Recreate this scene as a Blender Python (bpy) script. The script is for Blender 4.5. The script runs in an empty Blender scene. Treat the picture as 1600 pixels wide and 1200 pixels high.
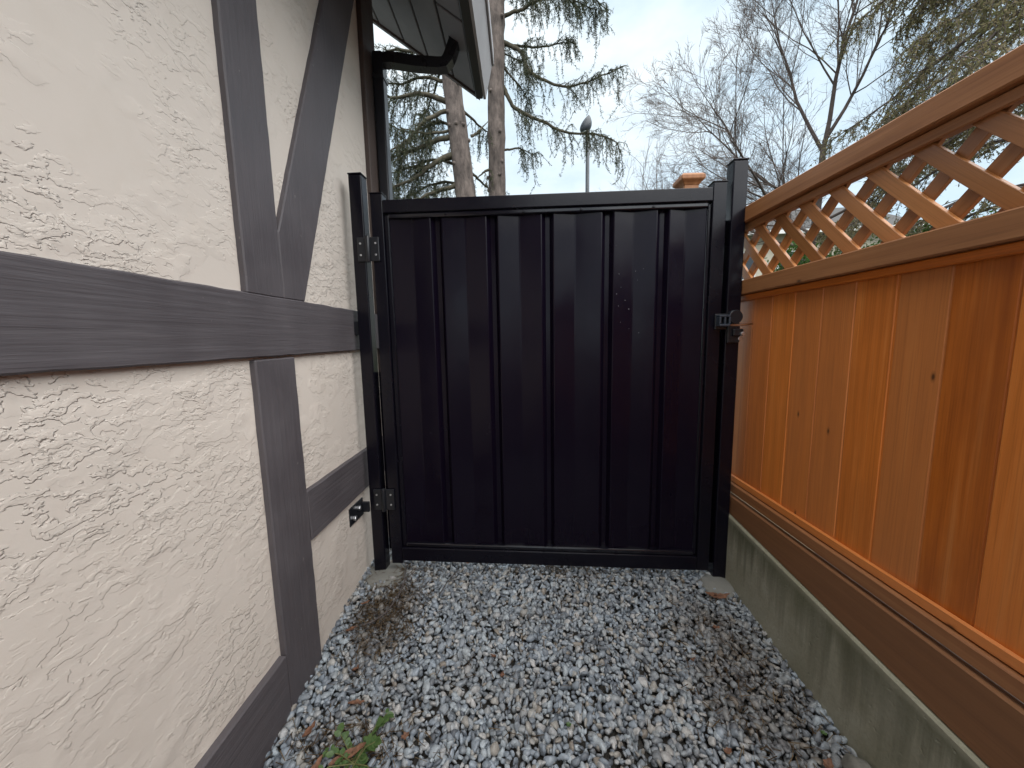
import bpy, bmesh, math, random
import numpy as np
from mathutils import Vector, Matrix, Euler, noise as mnoise

R = math.radians
random.seed(7)
rng = np.random.default_rng(11)
sc = bpy.context.scene
col = sc.collection

# ------------------------------------------------------------------ camera
cam_d = bpy.data.cameras.new('camera')
cam_d.sensor_width = 36.0
cam_d.lens = 575.0 / 1600.0 * 36.0
cam_d.clip_start = 0.02
cam_d.clip_end = 2000
cam = bpy.data.objects.new('camera', cam_d)
col.objects.link(cam)
CAM = np.array([[0.9996, -0.0160, -0.0228], [0.0207, -0.1208, 0.9925], [-0.0184, -0.9926, -0.1204]])
rx, dn, fw = CAM[:, 0], CAM[:, 1], CAM[:, 2]
fw = fw / np.linalg.norm(fw); rx = rx - fw * rx.dot(fw); rx /= np.linalg.norm(rx); up = np.cross(rx, fw)
mw = Matrix(((rx[0], up[0], -fw[0], 0), (rx[1], up[1], -fw[1], 0), (rx[2], up[2], -fw[2], 1.2), (0, 0, 0, 1)))
cam.matrix_world = mw
sc.camera = cam

# ------------------------------------------------------------------ sky
SUN_DIR = Vector((0.27, -0.36, 0.89)).normalized()      # towards the sun, behind the cloud
world = bpy.data.worlds.new('World')
sc.world = world
world.use_nodes = True
wn, wl = world.node_tree.nodes, world.node_tree.links
wn.clear()
w_out = wn.new('ShaderNodeOutputWorld')
w_bg = wn.new('ShaderNodeBackground'); w_bg.inputs['Strength'].default_value = 0.05
w_sky = wn.new('ShaderNodeTexSky'); w_sky.sky_type = 'NISHITA'; w_sky.sun_disc = False
w_sky.sun_elevation = math.asin(SUN_DIR.z); w_sky.sun_rotation = math.atan2(SUN_DIR.x, SUN_DIR.y)
w_sky.air_density = 1.0; w_sky.dust_density = 2.0
w_tc = wn.new('ShaderNodeTexCoord')
w_map = wn.new('ShaderNodeMapping'); w_map.inputs['Scale'].default_value = (1.0, 1.0, 2.2)
w_no = wn.new('ShaderNodeTexNoise'); w_no.inputs['Scale'].default_value = 2.1; w_no.inputs['Detail'].default_value = 6; w_no.inputs['Roughness'].default_value = 0.58
w_cr = wn.new('ShaderNodeValToRGB')
w_cr.color_ramp.elements[0].position = 0.34; w_cr.color_ramp.elements[0].color = (3.9, 5.05, 5.95, 1)
w_cr.color_ramp.elements[1].position = 0.60; w_cr.color_ramp.elements[1].color = (6.3, 6.9, 7.1, 1)
w_mix = wn.new('ShaderNodeMix'); w_mix.data_type = 'RGBA'; w_mix.inputs['Factor'].default_value = 0.88
wl.new(w_tc.outputs['Generated'], w_map.inputs['Vector']); wl.new(w_map.outputs['Vector'], w_no.inputs['Vector'])
wl.new(w_no.outputs['Fac'], w_cr.inputs['Fac'])
wl.new(w_sky.outputs['Color'], w_mix.inputs['A']); wl.new(w_cr.outputs['Color'], w_mix.inputs['B'])
wl.new(w_mix.outputs['Result'], w_bg.inputs['Color']); wl.new(w_bg.outputs['Background'], w_out.inputs['Surface'])

# ------------------------------------------------------------------ sun behind cloud
sun_d = bpy.data.lights.new('sun', 'SUN'); sun_d.energy = 1.5; sun_d.angle = R(95); sun_d.color = (1.0, 0.97, 0.93)
sun = bpy.data.objects.new('sun', sun_d); col.objects.link(sun)
sun.rotation_euler = SUN_DIR.to_track_quat('Z', 'Y').to_euler()
sun.location = SUN_DIR * 30

sc.view_settings.view_transform = 'Standard'
sc.view_settings.look = 'None'
sc.view_settings.gamma = 1.0
sc.view_settings.exposure = 1.85
sc.view_settings.use_curve_mapping = False

# ================================================================== helpers
def link(name, me, mat, parent=None, smooth=False):
    o = bpy.data.objects.new(name, me); col.objects.link(o)
    if mat and not me.materials: me.materials.append(mat)
    if parent: o.parent = parent
    if smooth:
        me.polygons.foreach_set('use_smooth', [True] * len(me.polygons))
    return o

def tag(o, label=None, cat=None, group=None, kind=None):
    if label: o['label'] = label
    if cat: o['category'] = cat
    if group: o['group'] = group
    if kind: o['kind'] = kind
    return o

def thing(name, label, cat, loc=(0, 0, 0), rz=0.0, group=None):
    o = bpy.data.objects.new(name, None); col.objects.link(o)
    o.empty_display_size = 0.1
    o.location = loc; o.rotation_euler = (0, 0, rz)
    return tag(o, label, cat, group)

def mesh(name, v, f):
    me = bpy.data.meshes.new(name); me.from_pydata([tuple(map(float, p)) for p in v], [], [tuple(map(int, q)) for q in f]); me.update()
    return me

def np_mesh(name, V, F):
    """V (n,3) float, F (m,k) int, fast"""
    V = np.ascontiguousarray(V, np.float32); F = np.ascontiguousarray(F, np.int32)
    me = bpy.data.meshes.new(name); m, k = F.shape
    me.vertices.add(len(V)); me.vertices.foreach_set('co', V.ravel())
    me.loops.add(m * k); me.loops.foreach_set('vertex_index', F.ravel())
    me.polygons.add(m); me.polygons.foreach_set('loop_start', np.arange(0, m * k, k, dtype=np.int32))
    me.polygons.foreach_set('loop_total', np.full(m, k, np.int32))
    me.update(calc_edges=True); me.validate()
    return me

BOXF = [(0, 3, 2, 1), (4, 5, 6, 7), (0, 1, 5, 4), (1, 2, 6, 5), (2, 3, 7, 6), (3, 0, 4, 7)]
def box_me(name, x0, x1, y0, y1, z0, z1, bev=0.0, seg=1):
    me = mesh(name, [(x0, y0, z0), (x1, y0, z0), (x1, y1, z0), (x0, y1, z0), (x0, y0, z1), (x1, y0, z1), (x1, y1, z1), (x0, y1, z1)], BOXF)
    if bev > 0: bevel(me, bev, seg)
    return me

def bevel(me, w, seg=1, ang=30):
    bm = bmesh.new(); bm.from_mesh(me)
    es = [e for e in bm.edges if len(e.link_faces) == 2 and e.calc_face_angle(0) > R(ang)]
    bmesh.ops.bevel(bm, geom=es, offset=w, offset_type='OFFSET', segments=seg, profile=0.5, affect='EDGES', clamp_overlap=True)
    bm.to_mesh(me); bm.free(); me.update()

def box(name, x0, x1, y0, y1, z0, z1, mat, parent=None, bev=0.0, seg=1):
    return link(name, box_me(name, x0, x1, y0, y1, z0, z1, bev, seg), mat, parent)

def prism_x(name, poly, x0, x1, mat, parent=None, bev=0.0, step=0.0, jit=0.0):
    """polygon in (y,z), extruded along x; edges may be cut into steps and made slightly uneven"""
    pts = []
    n = len(poly)
    for i in range(n):
        a, b = poly[i], poly[(i + 1) % n]
        L = math.hypot(b[0] - a[0], b[1] - a[1]); k = max(1, int(L / step)) if step > 0 else 1
        nx, nz = -(b[1] - a[1]) / L, (b[0] - a[0]) / L
        for j in range(k):
            t = j / k
            w = 0.0 if j == 0 else random.gauss(0, jit)
            pts.append((a[0] + (b[0] - a[0]) * t + nx * w, a[1] + (b[1] - a[1]) * t + nz * w))
    m = len(pts)
    v = [(x0, p[0], p[1]) for p in pts] + [(x1, p[0], p[1]) for p in pts]
    f = [tuple(range(m))[::-1], tuple(range(m, 2 * m))] + [(i, (i + 1) % m, m + (i + 1) % m, m + i) for i in range(m)]
    me = mesh(name, v, f)
    bm = bmesh.new(); bm.from_mesh(me); bmesh.ops.recalc_face_normals(bm, faces=bm.faces); bm.to_mesh(me); bm.free()
    if bev > 0: bevel(me, bev, 1, 60)
    return link(name, me, mat, parent)

class Tubes:
    """many tapered tubes in one mesh"""
    def __init__(s): s.V = []; s.F = []; s.n = 0
    def add(s, pts, rad, sides=6, cap=True):
        pts = np.asarray(pts, float); k = len(pts); rad = np.broadcast_to(np.asarray(rad, float), (k,))
        t = np.gradient(pts, axis=0); t /= np.linalg.norm(t, axis=1)[:, None] + 1e-9
        ref = np.array([0, 0, 1.0]) if abs(t[0][2]) < 0.9 else np.array([1.0, 0, 0])
        a = np.cross(t, ref); a /= np.linalg.norm(a, axis=1)[:, None] + 1e-9
        b = np.cross(t, a)
        an = np.arange(sides) * 2 * math.pi / sides
        ring = pts[:, None, :] + rad[:, None, None] * (np.cos(an)[None, :, None] * a[:, None, :] + np.sin(an)[None, :, None] * b[:, None, :])
        s.V.append(ring.reshape(-1, 3))
        i = np.arange(k - 1)[:, None] * sides; j = np.arange(sides)[None, :]; j2 = (j + 1) % sides
        q = np.stack([i + j, i + j2, i + sides + j2, i + sides + j], -1).reshape(-1, 4) + s.n
        s.F.append(q); s.n += k * sides
        if cap and sides >= 4:
            for base in (s.n - sides, s.n - k * sides):
                for q0 in range(1, sides - 1, 2):
                    s.F.append(np.array([[base, base + q0, base + min(q0 + 1, sides - 1), base + min(q0 + 2, sides - 1) if q0 + 2 < sides else base + q0 + 1]]) if q0 + 2 < sides else np.zeros((0, 4), int))
    def build(s, name, mat, parent=None, smooth=True):
        me = np_mesh(name, np.concatenate(s.V), np.concatenate(s.F))
        return link(name, me, mat, parent, smooth)

def tube(name, pts, rad, mat, parent=None, sides=8):
    t = Tubes(); t.add(pts, rad, sides); return t.build(name, mat, parent)

def cyl_me(name, r, h, n=16, axis='z', bev=0.0):
    bm = bmesh.new(); bmesh.ops.create_cone(bm, cap_ends=True, segments=n, radius1=r, radius2=r, depth=h)
    if axis == 'y': bmesh.ops.rotate(bm, verts=bm.verts, matrix=Matrix.Rotation(R(90), 3, 'X'))
    if axis == 'x': bmesh.ops.rotate(bm, verts=bm.verts, matrix=Matrix.Rotation(R(90), 3, 'Y'))
    me = bpy.data.meshes.new(name); bm.to_mesh(me); bm.free()
    if bev > 0: bevel(me, bev, 2)
    return me

# ------------------------------------------------------------------ material helpers
class NT:
    def __init__(s, name):
        s.m = bpy.data.materials.new(name); s.m.use_nodes = True
        s.n, s.l = s.m.node_tree.nodes, s.m.node_tree.links
        s.b = s.n['Principled BSDF']; s.tc = s.n.new('ShaderNodeTexCoord')
    def set(s, **k):
        for a, v in k.items(): s.b.inputs[a.replace('_', ' ')].default_value = v
        return s
    def add(s, t, **k):
        nd = s.n.new(t)
        for a, v in k.items(): setattr(nd, a, v)
        return nd
    def lk(s, a, b): s.l.new(a, b)
    def mapping(s, src, scale=(1, 1, 1), rot=(0, 0, 0), loc=None):
        mp = s.add('ShaderNodeMapping'); mp.inputs['Scale'].default_value = scale; mp.inputs['Rotation'].default_value = rot
        if loc is not None:
            if isinstance(loc, (tuple, list)): mp.inputs['Location'].default_value = loc
            else: s.lk(loc, mp.inputs['Location'])
        s.lk(src, mp.inputs['Vector']); return mp.outputs['Vector']
    def noise(s, vec, scale, detail=4, rough=0.5, dist=0.0):
        nd = s.add('ShaderNodeTexNoise'); nd.inputs['Scale'].default_value = scale; nd.inputs['Detail'].default_value = detail
        nd.inputs['Roughness'].default_value = rough; nd.inputs['Distortion'].default_value = dist
        s.lk(vec, nd.inputs['Vector']); return nd.outputs['Fac']
    def ramp(s, fac, stops, interp='LINEAR'):
        nd = s.add('ShaderNodeValToRGB'); nd.color_ramp.interpolation = interp
        e = nd.color_ramp.elements
        while len(e) < len(stops): e.new(0.5)
        for el, (p, c) in zip(e, stops):
            el.position = p; el.color = (c, c, c, 1) if isinstance(c, (int, float)) else (*c, 1)
        s.lk(fac, nd.inputs['Fac']); return nd.outputs['Color']
    def mix(s, fac, a, b, mode='MIX'):
        nd = s.add('ShaderNodeMix', data_type='RGBA', blend_type=mode)
        for sock, v in ((nd.inputs['Factor'], fac), (nd.inputs['A'], a), (nd.inputs['B'], b)):
            if isinstance(v, (int, float)): sock.default_value = v
            elif isinstance(v, tuple): sock.default_value = (*v, 1)
            else: s.lk(v, sock)
        return nd.outputs['Result']
    def math(s, op, a, b=0.0, c=None):
        nd = s.add('ShaderNodeMath', operation=op)
        for i, v in enumerate((a, b, c)):
            if v is None: continue
            if isinstance(v, (int, float)): nd.inputs[i].default_value = v
            else: s.lk(v, nd.inputs[i])
        return nd.outputs[0]
    def bump(s, h, strength=0.3, dist=0.01, prev=None):
        nd = s.add('ShaderNodeBump'); nd.inputs['Strength'].default_value = strength; nd.inputs['Distance'].default_value = dist
        s.lk(h, nd.inputs['Height'])
        if prev is not None: s.lk(prev, nd.inputs['Normal'])
        return nd.outputs['Normal']
    def out(s, color=None, rough=None, normal=None):
        if color is not None: s.lk(color, s.b.inputs['Base Color'])
        if rough is not None: s.lk(rough, s.b.inputs['Roughness'])
        if normal is not None: s.lk(normal, s.b.inputs['Normal'])
        return s.m
    def rnd_offset(s):
        oi = s.add('ShaderNodeObjectInfo'); cx = s.add('ShaderNodeCombineXYZ')
        a = s.math('MULTIPLY', oi.outputs['Random'], 37.0); b = s.math('MULTIPLY', oi.outputs['Random'], 91.0)
        s.lk(a, cx.inputs[0]); s.lk(b, cx.inputs[1]); s.lk(b, cx.inputs[2])
        return oi.outputs['Random'], cx.outputs[0]

M = {}
def stucco(name, base):
    t = NT(name); P = t.tc.outputs['Object']
    # trowelled lace finish: flat skims with torn edges, runs along the wall
    warp = t.add('ShaderNodeTexNoise'); warp.inputs['Scale'].default_value = 16; warp.inputs['Detail'].default_value = 5; warp.inputs['Roughness'].default_value = 0.62
    t.lk(P, warp.inputs['Vector'])
    wv = t.add('ShaderNodeVectorMath', operation='MULTIPLY_ADD'); t.lk(warp.outputs['Color'], wv.inputs[0]); wv.inputs[1].default_value = (0.035, 0.035, 0.035); t.lk(P, wv.inputs[2])
    W = wv.outputs[0]
    n1 = t.noise(t.mapping(W, (1, 8.5, 18), (R(10), 0, 0)), 1.0, 4, 0.55)
    n2 = t.noise(t.mapping(W, (1, 22, 44), (R(-8), 0, 0), (3, 1, 7)), 1.0, 3, 0.55)
    n3 = t.noise(P, 3.0, 2, 0.5)
    e1 = t.ramp(n1, [(0.40, 0.0), (0.415, 0.35), (0.52, 0.5), (0.53, 0.85), (0.62, 0.9), (0.635, 1.0)])
    e2 = t.ramp(n2, [(0.50, 0.0), (0.53, 0.8), (0.64, 1.0), (0.66, 0.35)])
    msk = t.ramp(n3, [(0.44, 0.0), (0.58, 1.0)])
    h2 = t.math('MULTIPLY', e2, msk)
    brk = t.ramp(t.noise(t.mapping(P, (1, 1, 1), (0, 0, 0), (5, 2, 9)), 4.6, 3, 0.55), [(0.45, 0.04), (0.56, 1.0)])
    h = t.math('ADD', t.math('MULTIPLY', t.math('MULTIPLY', e1, brk), 0.85), t.math('MULTIPLY', h2, 0.8))
    fine = t.noise(P, 160, 3, 0.6)
    h = t.math('ADD', h, t.math('MULTIPLY', fine, 0.05))
    big = t.noise(P, 1.1, 3, 0.5)
    c = t.mix(t.ramp(big, [(0.3, 0.0), (0.7, 1.0)]), tuple(x * 0.95 for x in base), base)
    c = t.mix(t.math('MULTIPLY', t.ramp(t.noise(P, 9, 4, 0.6), [(0.5, 0.0), (0.75, 1.0)]), 0.10), c, (0.50, 0.42, 0.33))
    t.set(Roughness=0.92)
    t.b.inputs['Specular IOR Level'].default_value = 0.25
    return t.out(c, None, t.bump(h, 1.0, 0.0036))
M['stucco'] = stucco('cream_stucco', (0.70, 0.628, 0.562))

def paint_wood(name, c0, c1, along='y', rough=0.62):
    t = NT(name); rnd, off = t.rnd_offset()
    P = t.tc.outputs['Object']
    sc_ = {'y': (30, 1.2, 30), 'z': (30, 30, 1.2)}[along]
    g = t.noise(t.mapping(P, sc_, (0, 0, 0), off), 2.2, 5, 0.6)
    b = t.noise(P, 5, 4, 0.6)
    c = t.mix(t.ramp(b, [(0.3, 0.0), (0.75, 1.0)]), c0, c1)
    sp = t.ramp(t.noise(P, 55, 1, 0.3), [(0.79, 0.0), (0.81, 1.0)])
    c = t.mix(t.math('MULTIPLY', sp, 0.35), c, (0.32, 0.29, 0.28))
    sf = t.ramp(t.noise(t.mapping(P, tuple(v * 0.35 for v in sc_), (0, 0, 0), off), 1.3, 6, 0.7), [(0.66, 0.0), (0.78, 1.0)])
    c = t.mix(t.math('MULTIPLY', sf, 0.22), c, (0.30, 0.27, 0.27))
    c = t.mix(t.math('MULTIPLY', t.ramp(g, [(0.35, 1.0), (0.5, 0.0)]), 0.12), c, (0.045, 0.039, 0.042))
    t.set(Roughness=rough)
    return t.out(c, t.ramp(b, [(0.3, rough - 0.1), (0.7, rough + 0.1)]), t.bump(t.math('ADD', g, t.math('MULTIPLY', b, 0.6)), 0.9, 0.0035))
M['timber_h'] = paint_wood('timber_paint_horizontal', (0.082, 0.072, 0.079), (0.108, 0.096, 0.104), 'y')
M['timber_v'] = paint_wood('timber_paint_vertical', (0.082, 0.072, 0.079), (0.108, 0.096, 0.104), 'z')
M['corner'] = paint_wood('corner_paint', (0.060, 0.040, 0.034), (0.080, 0.055, 0.047), 'z')

def cedar(name, dark, mid, light, rough=0.5, tone=0.35):
    """stained cedar, grain along local z"""
    t = NT(name); rnd, off = t.rnd_offset(); P = t.tc.outputs['Object']
    g = t.noise(t.mapping(P, (14, 14, 0.55), (0, 0, 0), off), 3.0, 6, 0.62, 0.4)
    g2 = t.noise(t.mapping(P, (60, 60, 1.1), (0, 0, 0), off), 2.0, 3, 0.6)
    bl = t.noise(t.mapping(P, (3.2, 3.2, 1.1), (0, 0, 0), off), 1.6, 4, 0.55)
    c = t.ramp(g, [(0.28, dark), (0.52, mid), (0.78, light)])
    c = t.mix(t.math('MULTIPLY', t.ramp(g2, [(0.42, 0.0), (0.7, 1.0)]), 0.30), c, dark)
    c = t.mix(t.math('MULTIPLY', t.ramp(bl, [(0.50, 0.0), (0.72, 1.0)]), 0.45), c, tuple(x * 0.55 for x in dark))
    c = t.mix(t.math('MULTIPLY', t.math('SUBTRACT', rnd, 0.0), tone), c, light)
    # a few knots, and fine dark grain lines
    sp = t.add('ShaderNodeSeparateXYZ'); t.lk(P, sp.inputs[0]); cb = t.add('ShaderNodeCombineXYZ')
    oi2 = t.math('MULTIPLY', rnd, 53.0)
    t.lk(t.math('MULTIPLY_ADD', sp.outputs['Y'], 5.0, oi2), cb.inputs[0]); t.lk(t.math('MULTIPLY_ADD', sp.outputs['Z'], 2.2, oi2), cb.inputs[1])
    vo = t.add('ShaderNodeTexVoronoi', voronoi_dimensions='2D'); vo.inputs['Scale'].default_value = 1.0
    t.lk(cb.outputs[0], vo.inputs['Vector'])
    kn = t.math('MULTIPLY', t.ramp(vo.outputs['Distance'], [(0.010, 1.0), (0.022, 0.35), (0.040, 0.0)]), t.math('GREATER_THAN', rnd, 0.62))
    g3 = t.noise(t.mapping(P, (150, 150, 2.0), (0, 0, 0), off), 2.0, 2, 0.5)
    c = t.mix(t.math('MULTIPLY', t.ramp(g3, [(0.52, 0.0), (0.66, 1.0)]), 0.22), c, tuple(x * 0.5 for x in dark))
    c = t.mix(t.math('MULTIPLY', t.math('GREATER_THAN', t.math('FRACT', t.math('MULTIPLY', rnd, 7.31)), 0.6), 0.20), c, (0.45, 0.20, 0.10))
    c = t.mix(t.math('MULTIPLY', kn, 0.85), c, (0.035, 0.014, 0.006))
    c = t.mix(1.0, c, t.ramp(t.math('FRACT', t.math('MULTIPLY', rnd, 13.7)), [(0.0, 0.66), (1.0, 1.08)]), 'MULTIPLY')
    t.b.inputs['Specular IOR Level'].default_value = 0.5
    return t.out(c, t.ramp(bl, [(0.3, rough - 0.08), (0.7, rough + 0.12)]), t.bump(t.math('ADD', t.math('MULTIPLY', g2, 0.6), g), 0.22, 0.002))
M['cedar'] = cedar('cedar_stain', (0.46, 0.112, 0.012), (0.67, 0.180, 0.022), (0.78, 0.28, 0.068), 0.40, 0.60)
M['cedar_rail'] = cedar('cedar_rail_stain', (0.26, 0.095, 0.030), (0.39, 0.160, 0.056), (0.50, 0.23, 0.095), 0.55)
M['cedar_lat'] = cedar('cedar_lattice_stain', (0.38, 0.14, 0.035), (0.50, 0.20, 0.060), (0.58, 0.26, 0.095), 0.45)
M['cedar_kick'] = cedar('cedar_kickboard_stain', (0.145, 0.058, 0.020), (0.21, 0.092, 0.034), (0.28, 0.13, 0.052), 0.6)

def gate_paint(name, base, rough, bump=0.05, spec=0.32):
    t = NT(name); P = t.tc.outputs['Object']
    n = t.noise(P, 3.5, 4, 0.6)
    d = t.noise(t.mapping(P, (22, 22, 3)), 1.0, 5, 0.65)
    t.set(Roughness=rough)
    t.b.inputs['Specular IOR Level'].default_value = spec
    c = t.mix(t.math('MULTIPLY', t.ramp(d, [(0.55, 0.0), (0.8, 1.0)]), 0.25), base, tuple(x * 1.8 + 0.002 for x in base))
    return t.out(c, t.ramp(n, [(0.3, rough - 0.07), (0.7, rough + 0.08)]), t.bump(t.noise(P, 5, 2, 0.5), bump, 0.01))
M['gate'] = gate_paint('black_gate_paint', (0.0048, 0.0042, 0.0085), 0.24, 0.05, 0.28)
M['slat'] = gate_paint('black_slat_paint', (0.0052, 0.0032, 0.0088), 0.20, 0.16, 0.20)
M['gloss'] = gate_paint('glossy_channel_paint', (0.0055, 0.005, 0.009), 0.14, 0.03, 0.6)
M['plastic'] = NT('latch_plastic').set(Base_Color=(0.035, 0.045, 0.062, 1), Roughness=0.38).m
M['blk'] = NT('black_hardware').set(Base_Color=(0.012, 0.013, 0.017, 1), Roughness=0.35).m
M['zinc'] = NT('zinc_steel').set(Base_Color=(0.72, 0.72, 0.74, 1), Roughness=0.28, Metallic=1.0).m
M['spout'] = gate_paint('downspout_enamel', (0.022, 0.022, 0.026), 0.30)

def concrete(name, moss, tint=None):
    t = NT(name); P = t.tc.outputs['Object']
    n = t.noise(P, 4, 6, 0.65); f = t.noise(P, 90, 4, 0.6)
    c = t.ramp(n, [(0.25, (0.24, 0.225, 0.16)), (0.55, (0.34, 0.325, 0.25)), (0.8, (0.42, 0.405, 0.33))])
    c = t.mix(t.math('MULTIPLY', t.ramp(f, [(0.45, 0.0), (0.75, 1.0)]), 0.3), c, (0.14, 0.13, 0.10))
    if tint: c = t.mix(0.8, c, tint)
    if moss:
        st = t.noise(t.mapping(P, (1, 9, 1.0)), 1.5, 5, 0.6, 0.3)
        sx = t.add('ShaderNodeSeparateXYZ'); t.lk(P, sx.inputs[0])
        dz = t.math('SUBTRACT', t.math('MULTIPLY_ADD', sx.outputs['Y'], 0.0845, 0.189), sx.outputs['Z'])     # depth under the coping line
        run = t.math('MULTIPLY_ADD', t.noise(t.mapping(P, (1, 7, 0.25)), 1.4, 6, 0.68), 1.25, -0.38)
        k = t.math('SUBTRACT', 1.0, t.math('DIVIDE', dz, t.math('MAXIMUM', run, 0.02)))
        k = t.math('MULTIPLY', t.ramp(k, [(0.0, 0.0), (0.8, 1.0)]), t.ramp(dz, [(0.010, 0.0), (0.03, 1.0)]))
        big = t.ramp(t.noise(t.mapping(P, (1, 1, 0.3), (0, 0, 0), (4, 1.7, 0)), 1.6, 2, 0.5), [(0.36, 0.3), (0.55, 1.0)])
        k = t.math('MULTIPLY', k, big)
        c = t.mix(t.math('MULTIPLY', k, t.ramp(st, [(0.30, 0.45), (0.6, 1.0)])), c, (0.036, 0.036, 0.012))
        c = t.mix(t.math('MULTIPLY', t.ramp(t.noise(P, 2.3, 5, 0.6), [(0.40, 0.0), (0.7, 1.0)]), 0.6), c, (0.15, 0.15, 0.085))
    t.set(Roughness=0.9)
    return t.out(c, None, t.bump(t.math('ADD', t.math('ADD', f, t.math('MULTIPLY', n, 1.5)), t.math('MULTIPLY', t.ramp(t.noise(P, 45, 2, 0.4), [(0.27, 0.0), (0.33, 1.0)]), 1.2)), 0.45, 0.003))
M['concrete'] = concrete('mossy_concrete', True)
M['footing'] = concrete('footing_concrete', False, (0.17, 0.17, 0.165))

def stones():
    t = NT('gravel_stone'); P = t.tc.outputs['Object']
    gi = t.add('ShaderNodeNewGeometry')
    r = gi.outputs['Random Per Island']
    c = t.ramp(r, [(0.0, (0.098, 0.113, 0.137)), (0.14, (0.195, 0.225, 0.264)), (0.34, (0.322, 0.374, 0.434)), (0.48, (0.254, 0.282, 0.313)), (0.62, (0.420, 0.476, 0.520)),
                   (0.78, (0.332, 0.354, 0.373)), (0.86, (0.520, 0.520, 0.520)), (0.95, (0.351, 0.339, 0.313)), (1.0, (0.27, 0.235, 0.20))])
    n = t.noise(P, 120, 4, 0.65)
    c = t.mix(t.math('MULTIPLY', t.ramp(n, [(0.4, 0.0), (0.7, 1.0)]), 0.45), c, (0.10, 0.105, 0.11))
    # silt washed over the stones beside the post and along the kerb wall
    def patch(cx, cy, sx, sy):
        mp = t.mapping(P, (1 / sx, 1 / sy, 0), (0, 0, 0), (-cx / sx, -cy / sy, 0))
        ln = t.add('ShaderNodeVectorMath', operation='LENGTH'); t.lk(mp, ln.inputs[0]); return ln.outputs['Value']
    d = t.math('MINIMUM', patch(-0.62, 1.52, 0.16, 0.30), patch(0.80, 1.20, 0.20, 0.48))
    d = t.math('ADD', d, t.math('MULTIPLY_ADD', t.noise(P, 9, 4, 0.6), 1.6, -0.8))
    k = t.ramp(d, [(0.55, 1.0), (1.15, 0.0)])
    c = t.mix(t.math('MULTIPLY', k, 0.55), c, (0.085, 0.064, 0.046))
    sl = t.ramp(t.noise(P, 3.2, 5, 0.62), [(0.45, 0.0), (0.72, 1.0)])
    c = t.mix(t.math('MULTIPLY', sl, 0.45), c, (0.12, 0.100, 0.080))
    t.b.inputs['Specular IOR Level'].default_value = 0.45
    return t.out(c, t.ramp(n, [(0.3, 0.30), (0.7, 0.55)]), t.bump(n, 0.25, 0.002))
M['stone'] = stones()

def ground_m():
    t = NT('ground_soil'); P = t.tc.outputs['Object']
    sx = t.add('ShaderNodeSeparateXYZ'); t.lk(P, sx.inputs[0])
    n = t.noise(P, 45, 5, 0.65)
    soil = t.ramp(n, [(0.3, (0.030, 0.026, 0.022)), (0.7, (0.085, 0.078, 0.070))])
    gr = t.ramp(t.noise(P, 0.6, 6, 0.6), [(0.3, (0.035, 0.055, 0.018)), (0.7, (0.075, 0.10, 0.035))])
    c = t.mix(t.ramp(sx.outputs['Y'], [(0.0, 0.0), (1.0, 1.0)], 'CONSTANT') if False else t.math('GREATER_THAN', sx.outputs['Y'], 9.0), soil, gr)
    t.set(Roughness=0.95)
    return t.out(c, None, t.bump(n, 0.6, 0.02))
M['ground'] = ground_m()

def simple(name, c0, c1, scale, rough, bumpd=0.0, stretch=(1, 1, 1), strength=0.5, detail=5):
    t = NT(name); P = t.mapping(t.tc.outputs['Object'], stretch); n = t.noise(P, scale, detail, 0.62)
    t.set(Roughness=rough)
    return t.out(t.ramp(n, [(0.3, c0), (0.7, c1)]), None, t.bump(n, strength, bumpd) if bumpd else None)
M['bark'] = simple('conifer_bark', (0.045, 0.036, 0.032), (0.20, 0.160, 0.140), 6, 0.95, 0.07, (1, 1, 0.40), 1.0, 9)
M['limb'] = simple('conifer_limb_bark', (0.035, 0.032, 0.022), (0.10, 0.085, 0.055), 8, 0.95, 0.02)
M['twigbark'] = simple('bare_tree_bark', (0.062, 0.047, 0.042), (0.155, 0.12, 0.105), 3, 0.9, 0.02)
def foliage(name, a, b, c, trans=0.35):
    t = NT(name); gi = t.add('ShaderNodeNewGeometry')
    t.set(Roughness=0.7)
    col_ = t.ramp(gi.outputs['Random Per Island'], [(0.0, a), (0.55, b), (1.0, c)])
    t.b.inputs['Specular IOR Level'].default_value = 0.2
    tr = t.add('ShaderNodeBsdfTranslucent'); t.lk(col_, tr.inputs['Color'])
    mx = t.add('ShaderNodeMixShader'); mx.inputs[0].default_value = trans
    t.lk(t.b.outputs[0], mx.inputs[1]); t.lk(tr.outputs[0], mx.inputs[2]); t.lk(mx.outputs[0], t.n['Material Output'].inputs['Surface'])
    return t.out(col_)
M['needles'] = foliage('conifer_needles', (0.028, 0.042, 0.026), (0.060, 0.075, 0.040), (0.11, 0.105, 0.060))
M['cedarleaf'] = foliage('cedar_sprays', (0.14, 0.145, 0.06), (0.26, 0.235, 0.12), (0.38, 0.30, 0.19), 0.5)
M['leaf'] = foliage('shrub_leaves', (0.035, 0.085, 0.015), (0.06, 0.14, 0.025), (0.11, 0.19, 0.045))
M['weed'] = simple('weed_leaf', (0.028, 0.070, 0.016), (0.085, 0.14, 0.040), 60, 0.5)
M['weedstem'] = simple('weed_stem', (0.09, 0.10, 0.03), (0.16, 0.15, 0.06), 30, 0.6)
M['deadleaf'] = simple('dead_leaf', (0.07, 0.030, 0.018), (0.24, 0.115, 0.065), 70, 0.7, 0.003)
M['straw'] = foliage('needle_litter', (0.055, 0.034, 0.018), (0.10, 0.065, 0.035), (0.20, 0.145, 0.085))
M['twig'] = simple('twig_bark', (0.05, 0.042, 0.04), (0.12, 0.10, 0.095), 60, 0.9, 0.002)
M['rock'] = simple('rock', (0.10, 0.095, 0.08), (0.22, 0.21, 0.185), 14, 0.9, 0.02)
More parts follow.
